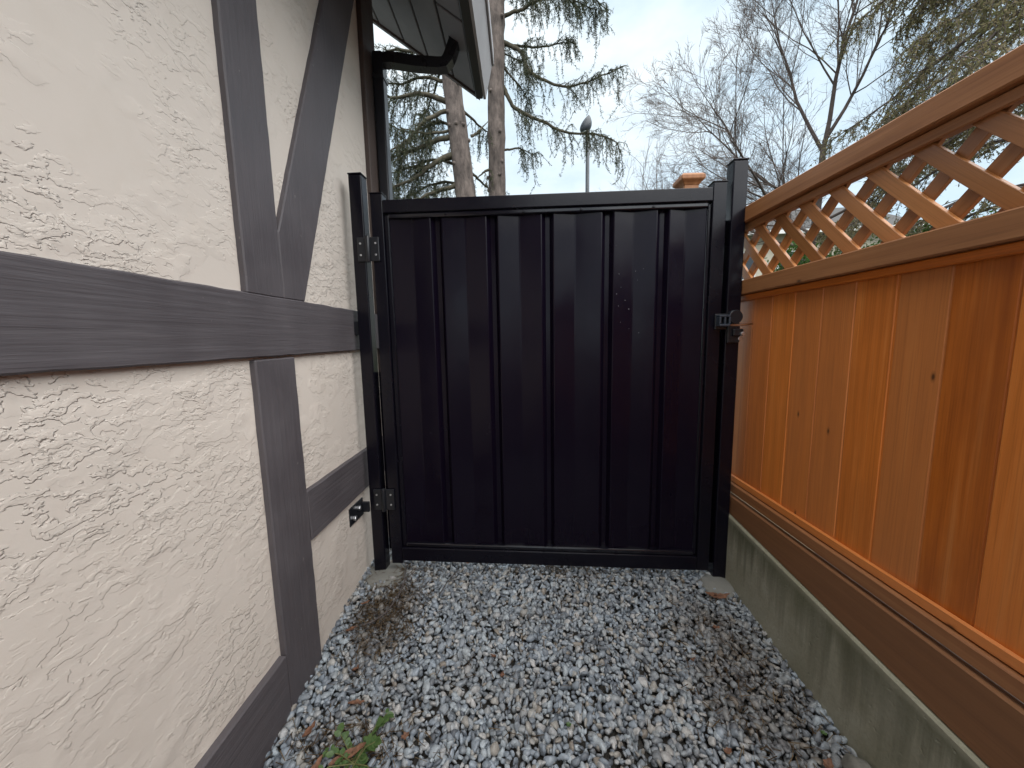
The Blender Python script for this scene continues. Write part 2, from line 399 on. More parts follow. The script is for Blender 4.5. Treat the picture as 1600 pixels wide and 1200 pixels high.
M['soffit'] = simple('soffit_paint', (0.205, 0.20, 0.21), (0.265, 0.26, 0.268), 3, 0.9, 0.002)
M['fascia'] = simple('fascia_paint', (0.30, 0.29, 0.295), (0.36, 0.35, 0.355), 4, 0.55, 0.002)
M['darktrim'] = simple('dark_trim', (0.018, 0.017, 0.018), (0.032, 0.030, 0.031), 8, 0.6)
M['shingle'] = simple('roof_shingles', (0.05, 0.05, 0.052), (0.11, 0.105, 0.10), 14, 0.95, 0.02, (1, 1, 3))
M['siding'] = simple('pale_siding', (0.50, 0.45, 0.36), (0.58, 0.53, 0.43), 2, 0.8)
M['siding2'] = simple('grey_siding', (0.40, 0.38, 0.35), (0.46, 0.44, 0.41), 2, 0.8)
M['trimwhite'] = simple('white_trim', (0.70, 0.70, 0.69), (0.78, 0.78, 0.77), 3, 0.6)
M['glass'] = NT('window_glass').set(Base_Color=(0.03, 0.04, 0.05, 1), Roughness=0.05).m
M['lamp'] = simple('lamp_grey', (0.045, 0.055, 0.065), (0.07, 0.082, 0.095), 2, 0.45)
M['lens'] = NT('lamp_lens').set(Base_Color=(0.30, 0.33, 0.34, 1), Roughness=0.25).m
M['drop'] = NT('dried_specks').set(Base_Color=(0.30, 0.30, 0.33, 1), Roughness=0.5).m

# ================================================================== the setting: ground
def gz(y): return -0.094 * max(0.0, 1.75 - max(y, -1.0))
ys = [-60, -1.0, -0.5, 0.0, 0.5, 1.0, 1.5, 1.75, 2.2, 3.2, 4.5, 8, 20, 60, 300, 900]
xs = [-900, -200, -40, -8, -3, -1, 0, 1, 3, 8, 40, 200, 900]
V = [(x, y, gz(y) - (0.03 if y < 3.2 else 0.0)) for y in ys for x in xs]
nx = len(xs)
F = [(j * nx + i, j * nx + i + 1, (j + 1) * nx + i + 1, (j + 1) * nx + i) for j in range(len(ys) - 1) for i in range(nx - 1)]
tag(link('ground', mesh('ground', V, F), M['ground']), 'soil ground under the gravel and grass beyond the gate', 'ground', kind='structure')

# gravel: every stone is a small rounded pebble
def ico(sub):
    bm = bmesh.new(); bmesh.ops.create_icosphere(bm, subdivisions=sub, radius=1.0)
    v = np.array([q.co[:] for q in bm.verts]); f = np.array([[q.index for q in p.verts] for p in bm.faces]); bm.free(); return v, f
V2, F2 = ico(2)
bases = []
for k in range(16):
    d = np.array([[mnoise.noise(Vector((*(p * 0.9), )) + Vector((k * 7.3, 1.1, 3.7))) for p in V2]]).T[:, 0]
    d2 = np.array([mnoise.noise(Vector(tuple(p * 1.9)) + Vector((k * 3.1, 9.1, 2.7))) for p in V2])
    b = V2 * (1 + 0.42 * d + 0.16 * d2)[:, None]
    # knock a few flat facets
    for q in range(6):
        nrm = rng.normal(size=3); nrm /= np.linalg.norm(nrm); h = b @ nrm; lim = 0.55 + 0.25 * rng.random()
        b = b - np.clip(h - lim, 0, None)[:, None] * nrm[None] * 0.85
    bases.append(b)
def scatter(x0, x1, y0, y1, sp, zoff, zj, smin, smax):
    gx, gy = np.meshgrid(np.arange(x0, x1, sp), np.arange(y0, y1, sp * 0.93))
    gx[::2] += sp / 2
    P = np.stack([gx.ravel(), gy.ravel()], 1); P += rng.uniform(-0.42, 0.42, P.shape) * sp
    z = np.array([gz(y) for y in P[:, 1]]) + zoff + rng.uniform(-zj, zj, len(P))
    z += np.array([0.010 * mnoise.noise(Vector((p[0] * 4, p[1] * 4, 0))) for p in P])
    s = smin + (smax - smin) * rng.random(len(P)) ** 1.7
    return np.column_stack([P, z]), s
C1, S1 = scatter(-0.83, 1.02, 0.45, 2.10, 0.0188, 0.000, 0.0055, 0.0076, 0.0178)
C2, S2 = scatter(-0.83, 1.02, 0.45, 2.10, 0.026, -0.012, 0.003, 0.011, 0.015)
C3, S3 = scatter(-0.83, 1.02, -1.0, 0.45, 0.036, -0.006, 0.004, 0.017, 0.024)
Cn = np.concatenate([C1, C2, C3]); Sn = np.concatenate([S1, S2, S3])
N = len(Cn)
q = rng.normal(size=(N, 4)); q[:, 1:3] *= 0.45; q /= np.linalg.norm(q, axis=1)[:, None]
w, x, y, z = q.T
Rm = np.stack([1 - 2 * (y * y + z * z), 2 * (x * y - z * w), 2 * (x * z + y * w), 2 * (x * y + z * w), 1 - 2 * (x * x + z * z), 2 * (y * z - x * w),
               2 * (x * z - y * w), 2 * (y * z + x * w), 1 - 2 * (x * x + y * y)], 1).reshape(-1, 3, 3)
asp = np.stack([rng.uniform(0.95, 1.45, N), rng.uniform(0.68, 1.05, N), rng.uniform(0.45, 0.80, N)], 1)
bi = rng.integers(0, len(bases), N); BB = np.stack(bases)
loc = BB[bi] * (asp * Sn[:, None])[:, None, :]
VV = np.einsum('nij,nkj->nki', Rm, loc) + Cn[:, None, :]
FF = (F2[None] + (np.arange(N) * len(V2))[:, None, None])
gravel = link('gravel', np_mesh('gravel', VV.reshape(-1, 3), FF.reshape(-1, 3)), M['stone'], None, True)
tag(gravel, 'grey rounded gravel covering the side yard path up to the gate', 'gravel', kind='stuff')

# fallen needles and silt litter in two dirty patches
def litter(n, spots):
    Vl, Fl = [], []
    k = 0
    for cx, cy, sx, sy, wgt in spots:
        for i in range(int(n * wgt)):
            px = random.gauss(cx, sx); py = random.gauss(cy, sy)
            if not (-0.79 < px < 0.99): continue
            a = random.uniform(0, math.pi); L = random.uniform(0.008, 0.022); wd = random.uniform(0.0006, 0.0016)
            zz = gz(py) + random.uniform(0.006, 0.020); dz = random.uniform(-0.006, 0.006)
            dx, dy = math.cos(a) * L, math.sin(a) * L; ox, oy = -math.sin(a) * wd, math.cos(a) * wd
            Vl += [(px - dx + ox, py - dy + oy, zz - dz), (px - dx - ox, py - dy - oy, zz - dz), (px + dx - ox, py + dy - oy, zz + dz), (px + dx + ox, py + dy + oy, zz + dz)]
            Fl.append((k, k + 1, k + 2, k + 3)); k += 4
    return np.array(Vl), np.array(Fl)
lv, lf = litter(2600, [(-0.62, 1.55, 0.09, 0.15, 0.40), (0.80, 1.20, 0.12, 0.22, 0.14), (0.1, 1.4, 0.5, 0.3, 0.14), (0.2, 1.78, 0.45, 0.03, 0.12), (-0.55, 0.98, 0.12, 0.06, 0.12)])
tag(link('needle_litter', np_mesh('needle_litter', lv, lf), M['straw']), 'brown fallen needles and grit lying over the gravel', 'litter', kind='stuff')

# ================================================================== house on the left
XW = -0.825; XB = -0.803
house = thing('house', 'cream stucco house with dark half-timber boards and overhanging eave beside the gate', 'house', (-0.825, 2.30, 0))
HO = Vector((-0.825, 2.30, 0))
def hp(o):        # parent to the house, geometry given in world coordinates
    o.parent = house; o.location = o.location - HO; return o
SOF0 = (-0.24, 2.777); SL = (3.238 - 2.777) / (0.897 - 0.245)
def sof_z(x): return SOF0[1] + (SOF0[0] - x) * SL
XR = -4.6
wall = [(-0.825, -0.4), (-0.825, sof_z(-0.825) - 0.003), (XR, sof_z(XR) - 0.003), (-8.2, sof_z(-0.825) - 0.003), (-8.2, -0.4)]
Vw = [(p[0], -6.6, p[1]) for p in wall] + [(p[0], 2.30, p[1]) for p in wall]
Fw = [(0, 1, 2, 3, 4), (9, 8, 7, 6, 5)] + [(i, 5 + i, 5 + (i + 1) % 5, (i + 1) % 5) for i in range(5)]
wm = mesh('wall', Vw, Fw)
bm = bmesh.new(); bm.from_mesh(wm); bmesh.ops.recalc_face_normals(bm, faces=bm.faces); bm.to_mesh(wm); bm.free()
hp(link('wall', wm, M['stucco']))
def tb(poly, mat, bev=0.004, x1=XB): return hp(prism_x('timber_board', poly, XW - 0.004, x1, mat, None, bev, 0.05, 0.0007))
tb([(-6.6, 1.147), (2.118, 1.160), (2.118, 1.356), (-6.6, 1.334)], M['timber_h'])
tb([(1.100, 1.352), (1.272, 1.3535), (1.268, 3.17), (1.104, 3.17)], M['timber_v'], 0.004, XB - 0.002)
tb([(1.2745, 1.3535), (1.398, 1.3545), (2.117, 3.05), (1.893, 3.05), (1.2745, 1.573)], M['timber_v'], 0.004, XB - 0.003)
tb([(1.108, -0.3), (1.308, -0.3), (1.302, 1.152), (1.104, 1.1505)], M['timber_v'], 0.004, XB - 0.002)
tb([(1.311, 0.449), (2.118, 0.445), (2.118, 0.645), (1.307, 0.648)], M['timber_h'], 0.004, XB - 0.003)
tb([(-6.6, -0.5), (1.1055, -0.3), (1.1055, 0.158), (-6.6, 0.150)], M['timber_h'])
hp(prism_x('corner_board', [(2.121, -0.3), (2.298, -0.3), (2.298, 3.16), (2.121, 3.16)], XW - 0.003, -0.800, M['corner'], None, 0.004))

# roof with boarded soffit
roof = hp(link('roof', None or mesh('roof', [
    (-0.19, -7.0, 3.02), (XR, -7.0, sof_z(XR) + 0.27), (-8.95, -7.0, 3.02), (-8.95, -7.0, 2.80), (XR, -7.0, sof_z(XR) + 0.022), (-0.225, -7.0, sof_z(-0.225) + 0.022),
    (-0.19, 2.575, 3.02), (XR, 2.575, sof_z(XR) + 0.27), (-8.95, 2.575, 3.02), (-8.95, 2.575, 2.80), (XR, 2.575, sof_z(XR) + 0.022), (-0.225, 2.575, sof_z(-0.225) + 0.022)],
    [(0, 1, 4, 5), (1, 2, 3, 4), (11, 10, 7, 6), (10, 9, 8, 7), (0, 6, 7, 1), (1, 7, 8, 2), (2, 8, 9, 3), (3, 9, 10, 4), (4, 10, 11, 5), (5, 11, 6, 0)]), M['shingle']))
ang = math.atan(SL)
def soffit_piece(xa, xb, y0, y1):
    n_ = 0.016
    dx, dz = math.sin(ang) * n_, math.cos(ang) * n_
    za, zb = sof_z(xa), sof_z(xb)
    v = [(xa, y0, za), (xb, y0, zb), (xb + dx, y0, zb + dz), (xa + dx, y0, za + dz)]
    v = v + [(p[0], y1, p[2]) for p in v]
    me = mesh('soffit_panel', v, BOXF); bm = bmesh.new(); bm.from_mesh(me); bmesh.ops.recalc_face_normals(bm, faces=bm.faces); bm.to_mesh(me); bm.free()
    bevel(me, 0.003)
    o = link('soffit_panel', me, M['soffit']); o.parent = roof
grooves = [-0.868, -0.712, -0.558, -0.402, -0.262]
for i in range(len(grooves) - 1):
    xa, xb = grooves[i] + 0.006, grooves[i + 1] - 0.006
    if i == 3:
        soffit_piece(xa, xb, -6.6, 2.052); soffit_piece(xa, xb, 2.068, 2.59)
    else:
        soffit_piece(xa, xb, -6.6, 1.30 + 0.2 * i); soffit_piece(xa, xb, 1.315 + 0.2 * i, 2.59)
soffit_piece(-1.10, grooves[0] - 0.006, 2.31, 2.59)
def rp(o): o.parent = roof; return o
# dark backing above the joints, dark strip at the eave, the fascia, the rake board
rp(prism_y := link('soffit_backing', mesh('soffit_backing', [(-1.1, -6.6, sof_z(-1.1) + 0.012), (-0.24, -6.6, sof_z(-0.24) + 0.012), (-0.24, 2.58, sof_z(-0.24) + 0.012), (-1.1, 2.58, sof_z(-1.1) + 0.012)], [(0, 1, 2, 3)]), M['darktrim']))
rp(link('eave_strip', box_me('eave_strip', -0.258, -0.213, -6.6, 2.592, 2.752, 2.790, 0.004), M['darktrim']))
fv = [(-0.211, 2.755), (-0.196, 2.755), (-0.150, 2.955), (-0.150, 2.985), (-0.180, 2.985)]
Vf = [(p[0], -6.6, p[1]) for p in fv] + [(p[0], 2.60, p[1]) for p in fv]
fm = mesh('fascia', Vf, [(0, 1, 2, 3, 4), (9, 8, 7, 6, 5)] + [(i, 5 + i, 5 + (i + 1) % 5, (i + 1) % 5) for i in range(5)])
bm = bmesh.new(); bm.from_mesh(fm); bmesh.ops.recalc_face_normals(bm, faces=bm.faces); bm.to_mesh(fm); bm.free()
rp(link('fascia', fm, M['fascia']))
rp(link('drip_edge', box_me('drip_edge', -0.150, -0.138, -6.6, 2.605, 2.950, 3.045, 0.003), M['fascia']))
# rake edge strip along the sloping end of the soffit
rv = [(-1.12, sof_z(-1.12) - 0.014), (-0.235, sof_z(-0.235) - 0.014), (-0.235, sof_z(-0.235) + 0.045), (-1.12, sof_z(-1.12) + 0.045)]
rk = mesh('rake_board', [(p[0], 2.593, p[1]) for p in rv] + [(p[0], 2.618, p[1]) for p in rv], BOXF)
bm = bmesh.new(); bm.from_mesh(rk); bmesh.ops.recalc_face_normals(bm, faces=bm.faces); bm.to_mesh(rk); bm.free()
rp(link('rake_board', rk, M['corner']))

# downspout: outlet in the soffit, elbow, run back to the wall, then down
ds = hp(box('downspout', -0.795, -0.738, 2.222, 2.292, -0.1, 2.80, M['spout'], None, 0.008, 2))
tag(ds, None)
def sq_pipe(name, pts, w, h):
    """rectangular pipe swept in the x/z plane"""
    v, f = [], []
    n = len(pts)
    for i, (px, pz) in enumerate(pts):
        a = Vector(pts[max(i - 1, 0)]); b = Vector(pts[min(i + 1, n - 1)]); t = (b - a).normalized(); nr = Vector((-t.y, t.x))
        for (sy, sn) in ((-1, -1), (1, -1), (1, 1), (-1, 1)):
            v.append((px + nr.x * sn * h / 2, 2.262 + sy * w / 2, pz + nr.y * sn * h / 2))
    for i in range(n - 1):
        for k in range(4): f.append((i * 4 + k, i * 4 + (k + 1) % 4, i * 4 + 4 + (k + 1) % 4, i * 4 + 4 + k))
    f += [(3, 2, 1, 0), tuple(range(4 * n - 4, 4 * n))]
    me = mesh(name, v, f); bm = bmesh.new(); bm.from_mesh(me); bmesh.ops.recalc_face_normals(bm, faces=bm.faces); bm.to_mesh(me); bm.free()
    bevel(me, 0.006, 2, 50); return me
pip = link('outlet_pipe', sq_pipe('outlet_pipe', [(-0.335, 2.89), (-0.338, 2.845), (-0.358, 2.795), (-0.372, 2.765), (-0.395, 2.738), (-0.43, 2.735), (-0.56, 2.748), (-0.70, 2.772), (-0.748, 2.770), (-0.764, 2.750), (-0.767, 2.700)], 0.060, 0.056), M['spout'], ds)
for zz in (2.66, 1.45, 0.35):
    link('strap', box_me('strap', -0.797, -0.734, 2.218, 2.297, zz, zz + 0.025, 0.002), M['spout'], ds)
for ch in ds.children: ch.matrix_parent_inverse = Matrix.Identity(4)

# ================================================================== wooden fence on the right
fence = thing('wooden_fence', 'orange stained cedar board fence with lattice top beside the gravel path', 'fence', (1.05, 0.0, 0.0))
FO = Vector((1.05, 0, 0))
def fp(o): o.parent = fence; o.location = o.location - FO; return o
Y0, Y1 = -5.6, 2.30
# vertical boards
bme = []
for k in range(4):
    me = box_me('fence_board', -0.008, 0.008, -0.0617, 0.0617, -0.45, 0.45, 0.0024)
    bm = bmesh.new(); bm.from_mesh(me)
    for sg in (-1, 1):           # tongue and rebate close the joint behind the face
        ret = bmesh.ops.create_cube(bm, size=1.0)
        bmesh.ops.scale(bm, vec=(0.003, 0.007, 0.9), verts=ret['verts']); bmesh.ops.translate(bm, vec=(0.0045 * sg, 0.0635 * sg, 0), verts=ret['verts'])
    bm.to_mesh(me); bm.free(); me.materials.append(M['cedar']); bme.append(me)
k = 0
yb = 0.803 - 0.1265 * 50
while yb + 0.1265 < Y1:
    o = bpy.data.objects.new('fence_board', random.choice(bme)); col.objects.link(o)
    o.location = (1.049 + random.uniform(-0.0022, 0.0022), yb + 0.06325, 0.93); o.rotation_euler = (random.uniform(-0.002, 0.002), 0, random.uniform(-0.016, 0.016) + 0.0)
    fp(o); yb += 0.1265; k += 1
def rail(name, x0, x1, z0, z1, mat, bev=0.004, y0=Y0, y1=Y1):
    """length along local z so the grain follows it"""
    L = (y1 - y0)
    me = box_me(name, -(x1 - x0) / 2, (x1 - x0) / 2, -(z1 - z0) / 2, (z1 - z0) / 2, -L / 2, L / 2, bev)
    o = link(name, me, mat)
    o.matrix_world = Matrix(((1, 0, 0, (x0 + x1) / 2), (0, 0, 1, (y0 + y1) / 2), (0, -1, 0, (z0 + z1) / 2), (0, 0, 0, 1)))
    o.parent = fence; o.matrix_parent_inverse = Matrix.Translation(-FO); return o
rail('cap_rail', 0.998, 1.098, 1.694, 1.760, M['cedar_rail'])
rail('lattice_stop', 1.020, 1.0335, 1.664, 1.6930, M['cedar_rail'], 0.003)
rail('lattice_top_rail', 1.0345, 1.075, 1.676, 1.6935, M['cedar_rail'], 0.002)
rail('middle_rail', 1.006, 1.088, 1.382, 1.446, M['cedar_rail'])
rail('under_rail', 1.024, 1.040, 1.356, 1.3805, M['cedar'], 0.003)
rail('base_moulding', 1.0285, 1.0400, 0.488, 0.522, M['cedar'], 0.005)
rail('bottom_rail', 1.0185, 1.066, 0.438, 0.4865, M['cedar_rail'], 0.005)
# kickboard whose lower edge follows the sloping kerb wall
def kz(y): return 0.335 - 0.0845 * (1.73 - y)
kb = prism_x('kickboard', [(-5.6, kz(-5.6) + 0.002), (2.3, kz(2.3) + 0.002), (2.3, 0.427), (-5.6, 0.427)], 0, 0.03, None, None, 0.003)
# re-express with the grain axis along local z
Mk = Matrix(((1, 0, 0, 1.010), (0, 0, 1, 0), (0, -1, 0, 0), (0, 0, 0, 1)))
kb.data.transform(Matrix(((1, 0, 0, 0), (0, 0, -1, 0), (0, 1, 0, 0), (0, 0, 0, 1)))); kb.data.materials.append(M['cedar_kick'])
kb.matrix_world = Mk; kb.parent = fence; kb.matrix_parent_inverse = Matrix.Translation(-FO)
# lattice, two crossing layers
ZL0, ZL1 = 1.440, 1.688
hl = (ZL1 - ZL0)
def lat_mesh():
    w_ = 0.0185
    L = hl * math.sqrt(2)
    v = []
    for x_ in (-0.0062, 0.0062):
        v += [(x_, -w_, -L / 2 - w_ + 0.0), (x_, w_, -L / 2 + w_), (x_, w_, L / 2 + w_), (x_, -w_, L / 2 - w_)]
    me = mesh('lattice_strip', v, [(3, 2, 1, 0), (4, 5, 6, 7), (0, 1, 5, 4), (1, 2, 6, 5), (2, 3, 7, 6), (3, 0, 4, 7)])
    bm = bmesh.new(); bm.from_mesh(me); bmesh.ops.recalc_face_normals(bm, faces=bm.faces); bm.to_mesh(me); bm.free()
    bevel(me, 0.0012); me.materials.append(M['cedar_lat']); return me
lm = lat_mesh()
for layer, (xl, sgn) in enumerate(((1.0415, 1), (1.0545, -1))):
    yy = 1.452 - 0.131 * 53 if layer == 0 else 0.997 - 0.131 * 49
    while yy < Y1 - 0.05:
        o = bpy.data.objects.new('lattice_strip', lm); col.objects.link(o)
        if sgn > 0:
            o.matrix_world = Matrix.Translation((xl, yy, (ZL0 + ZL1) / 2)) @ Matrix.Rotation(R(-45), 4, 'X')
        else:
            o.matrix_world = Matrix.Translation((xl, yy, (ZL0 + ZL1) / 2)) @ Matrix.Rotation(R(45), 4, 'X') @ Matrix.Diagonal((1, -1, 1, 1))
        o.parent = fence; o.matrix_parent_inverse = Matrix.Translation(-FO); yy += 0.131
# fence posts behind the boards
for yp in (-4.3, -1.9, 0.35):
    box_ = link('fence_post', box_me('fence_post', -0.045, 0.045, -0.045, 0.045, -0.55, 0.70, 0.004), M['cedar_rail']); box_.location = (1.145, yp, 0.98); fp(box_)

# capped wooden post past the gate
cp = thing('capped_fence_post', 'wooden fence post with flat cap rising behind the gate top rail', 'fence post', (1.046, 2.40, 0))
link('post', box_me('post', -0.043, 0.043, -0.043, 0.043, 0.0, 2.115, 0.004), M['cedar_rail'], cp)
bmc = bmesh.new()
def ringsq(h, z): return [bmc.verts.new(p) for p in ((-h, -h, z), (h, -h, z), (h, h, z), (-h, h, z))]
rs = [ringsq(0.044, 2.098), ringsq(0.052, 2.112), ringsq(0.070, 2.128), ringsq(0.070, 2.150), ringsq(0.056, 2.164)]
for a_, b_ in zip(rs, rs[1:]):
    for i in range(4): bmc.faces.new((a_[i], a_[(i + 1) % 4], b_[(i + 1) % 4], b_[i]))
bmc.faces.new(rs[-1]); bmc.faces.new(rs[0][::-1])
cme = bpy.data.meshes.new('post_cap'); bmc.to_mesh(cme); bmc.free(); bevel(cme, 0.003)
link('post_cap', cme, M['cedar_rail'], cp)

# concrete kerb wall under the fence
rw = prism_x('retaining_wall', [(-5.8, -0.9), (2.9, -0.5), (2.9, kz(2.9)), (-5.8, kz(-5.8))], 1.000, 1.20, M['concrete'], None, 0.006)
tag(rw, 'low mossy concrete retaining wall under the orange fence', 'retaining wall')

# ================================================================== gate
GA = Vector((-0.753, 1.778, 0)); GY = R(-2.065)
gate = thing('metal_gate', 'black metal gate with vertical ribbed panels between two steel posts', 'gate', GA, GY)
def g(name, x0, x1, y0, y1, z0, z1, mat=None, bev=0.003, parent=None, seg=2): return box(name, x0, x1, y0, y1, z0, z1, mat or M['gate'], parent or gate, bev, seg)
g('stile', 0.071, 0.128, 0.0, 0.055, 0.055, 1.878)
g('stile', 1.613, 1.671, 0.0, 0.055, 0.045, 1.866)
for (xa, xb, zt) in ((0.069, 0.130, 1.884), (1.611, 1.673, 1.872)):
    g('stile_cap', xa, xb, -0.002, 0.057, zt - 0.006, zt, M['gate'], 0.002)
def slope_rail(name, z0, z1, dz, y0, y1, xa=0.1285, xb=1.6125, bev=0.004, mat='gate'):
    me = mesh(name, [(xa, y0, z0), (xb, y0, z0 + dz), (xb, y1, z0 + dz), (xa, y1, z0), (xa, y0, z1), (xb, y0, z1 + dz), (xb, y1, z1 + dz), (xa, y1, z1)], BOXF)
    bevel(me, bev, 2); return link(name, me, M[mat], gate)
slope_rail('top_rail', 1.792, 1.850, -0.004, 0.0, 0.050)
slope_rail('bottom_rail', 0.070, 0.142, -0.026, 0.0, 0.050)
# channel that holds the sheet, lips with rivets
ch = slope_rail('top_channel', 1.768, 1.7905, -0.004, 0.006, 0.046, 0.150, 1.598, 0.006, 'gloss')
for s in (0.42, 0.78, 1.04, 1.36):
    o = link('rivet', cyl_me('rivet', 0.006, 0.006, 10, 'y', 0.0015), M['gate'], ch); o.location = (s, 0.004, 1.779 - 0.003 * s)
ch = slope_rail('bottom_channel', 0.1435, 0.166, -0.026, 0.006, 0.046, 0.150, 1.598, 0.006, 'gloss')
for s in (0.50, 0.86, 1.22):
    o = link('rivet', cyl_me('rivet', 0.006, 0.006, 10, 'y', 0.0015), M['gate'], ch); o.location = (s, 0.004, 0.155 - 0.017 * s)
g('side_channel', 0.1290, 0.1495, 0.012, 0.046, 0.145, 1.786, M['gate'], 0.003)
g('side_channel', 1.5985, 1.6120, 0.012, 0.046, 0.122, 1.780, M['gate'], 0.003)
# folded sheet slats: pan with a slight fold, then the recessed joint
edges = [0.150, 0.372, 0.633, 0.888, 1.162, 1.408, 1.5975]
for i in range(6):
    a_, b_ = edges[i], edges[i + 1]
    ia = a_ if i == 0 else a_ + 0.026
    ib = b_ if i == 5 else b_ - 0.026
    mid = (ia + ib) / 2 + random.uniform(-0.01, 0.01); yf = 0.018
    tw = random.uniform(-0.0012, 0.0012)
    prof = []
    if i > 0: prof += [(ia - 0.026, yf + 0.0250), (ia - 0.017, yf + 0.0245)]
    prof += [(ia, yf + tw), (ia + 0.004, yf - 0.001 + tw), (mid - 0.004, yf + 0.0085), (mid + 0.004, yf + 0.0085), (ib - 0.004, yf - 0.001 - tw), (ib, yf - tw)]
    if i < 5: prof += [(ib + 0.017, yf + 0.0225), (ib + 0.038, yf + 0.0225)]
    zb0, zt0 = 0.112, 1.782
    back = [(p[0], p[1] + 0.0016) for p in prof][::-1]
    ring = prof + back; n_ = len(ring)
    v = [(p[0], p[1], zb0 - 0.012 * p[0]) for p in ring] + [(p[0], p[1], zt0) for p in ring]
    h = len(prof)
    f = [(j, (j + 1) % n_, n_ + (j + 1) % n_, n_ + j) for j in range(n_)]
    f += [(j, n_ - 1 - j, n_ - 2 - j, j + 1) for j in range(h - 1)] + [(n_ + j, n_ + j + 1, n_ + n_ - 2 - j, n_ + n_ - 1 - j) for j in range(h - 1)]
    me = mesh('slat', v, f); bm = bmesh.new(); bm.from_mesh(me); bmesh.ops.recalc_face_normals(bm, faces=bm.faces); bm.to_mesh(me); bm.free()
    so = link('slat', me, M['slat'], gate)
    if i == 4:
        # dried light specks
        sv, sf = [], []
        oct_ = np.array([(1, 0, 0), (-1, 0, 0), (0, 1, 0), (0, -1, 0), (0, 0, 1), (0, 0, -1)], float)
        of = [(0, 2, 4), (2, 1, 4), (1, 3, 4), (3, 0, 4), (2, 0, 5), (1, 2, 5), (3, 1, 5), (0, 3, 5)]
        for (sx_, sz_) in ((1.215, 1.49), (1.225, 1.43), (1.205, 1.40), (1.29, 1.50), (1.325, 1.51), (1.30, 1.46), (1.245, 1.37), (1.215, 1.345), (1.262, 1.33), (1.225, 1.27), (1.31, 1.22), (1.265, 1.24)):
            b0 = len(sv); r_ = random.uniform(0.0010, 0.0020)
            sv += [tuple(p * np.array((r_, r_ * 0.5, r_)) + np.array((sx_, yf + 0.0005, sz_))) for p in oct_]; sf += [tuple(b0 + q_ for q_ in t_) for t_ in of]
        tag(link('specks', mesh('specks', sv, sf), M['drop'], so), kind='stuff')
# hinges
scr = cyl_me('screw', 0.0050, 0.004, 10, 'y', 0.001); scr.materials.append(M['zinc'])
for zh in (1.630, 0.405):
    hg = g('hinge', 0.000, 0.046, -0.010, -0.0005, zh - 0.055, zh + 0.055, M['blk'], 0.004)
    g('hinge_leaf', 0.060, 0.106, -0.010, -0.0005, zh - 0.055, zh + 0.055, M['blk'], 0.004, hg)
    t_ = link('knuckle', cyl_me('knuckle', 0.0105, 0.118, 16, 'z', 0.002), M['blk'], hg, True); t_.location = (0.053, -0.012, zh)
    for sx_ in (0.017, 0.089):
        for dz in (-0.026, 0.026):
            o = bpy.data.objects.new('screw', scr); col.objects.link(o); o.parent = hg; o.location = (sx_, -0.011, zh + dz)
# latch on the gate stile
lt = g('latch', 1.640, 1.694, -0.012, -0.001, 1.226, 1.298, M['blk'], 0.004)
g('latch_bar', 1.643, 1.692, -0.050, -0.0125, 1.240, 1.251, M['plastic'], 0.003, lt)
g('latch_bar', 1.643, 1.692, -0.046, -0.0125, 1.281, 1.291, M['plastic'], 0.003, lt)
for sx_ in (1.643, 1.664, 1.684): g('latch_bar', sx_, sx_ + 0.008, -0.048, -0.0125, 1.2515, 1.2805, M['plastic'], 0.002, lt)
t_ = Tubes(); t_.add([(1.688, -0.046, 1.2445), (1.730, -0.046, 1.2455), (1.786, -0.040, 1.249)], 0.0055, 8); t_.build('latch_rod', M['zinc'], lt)

# posts
def gpost(label, x0, x1, zt, brackets):
    px = (x0 + x1) / 2
    o = thing('gate_post', label, 'gate post', GA + Vector((math.cos(GY) * px, math.sin(GY) * px, 0)), GY, 'steel gate posts')
    w_ = (x1 - x0) / 2
    box('tube', -w_, w_, 0.0, 2 * w_, -0.25, zt - 0.008, M['gate'], o, 0.005, 2)
    box('cap', -w_ - 0.002, w_ + 0.002, -0.002, 2 * w_ + 0.002, zt - 0.0075, zt, M['gate'], o, 0.003, 2)
    return o
pL = gpost('slim black steel hinge post standing against the stucco wall', -0.026, 0.036, 1.974, True)
pR = gpost('black steel latch post standing against the orange fence', 1.694, 1.757, 1.960, False)
box('gap_light_block', -0.062, -0.033, 0.058, 0.063, 0.05, 1.72, M['gate'], pR, 0.001)  # added plate, keeps background light out of the gap beside the stile
box('gap_light_block', 0.032, 0.062, 0.058, 0.063, 0.10, 1.05, M['gate'], pL, 0.001)  # same added light block for the hinge side gap
# wall brackets of the hinge post (local x runs to the right, wall is on the left)
br = box('wall_bracket', -0.073, -0.032, 0.012, 0.050, 1.235, 1.300, M['blk'], pL, 0.003)
b2 = box('wall_bracket', -0.0755, -0.068, -0.135, 0.004, 0.322, 0.412, M['blk'], pL, 0.002)
box('tab', -0.0675, -0.0315, -0.014, 0.002, 0.340, 0.392, M['blk'], b2, 0.002)
for dy, dz in ((-0.100, 0.352), (-0.052, 0.382)):
    o = link('bolt', cyl_me('bolt', 0.013, 0.016, 6, 'x', 0.002), M['zinc'], b2); o.location = (-0.061, dy, dz)
# keeper on the latch post
kp = link('latch_keeper', None or cyl_me('latch_keeper', 0.031, 0.026, 24, 'y', 0.004), M['blk'], pR); kp.location = (-0.002, -0.014, 1.282)
box('keeper_plate', -0.028, 0.026, -0.014, -0.0005, 1.165, 1.250, M['blk'], kp, 0.004)
box('keeper_lug', -0.010, 0.034, -0.030, -0.0145, 1.196, 1.228, M['blk'], kp, 0.004)
for dz in (1.206, 1.184):
    o = link('bolt', cyl_me('bolt', 0.0095, 0.014, 8, 'y', 0.002), M['zinc'], kp); o.location = (0.026, -0.034 + (1.206 - dz), dz)
for c_ in kp.children: c_.location = c_.location - kp.location

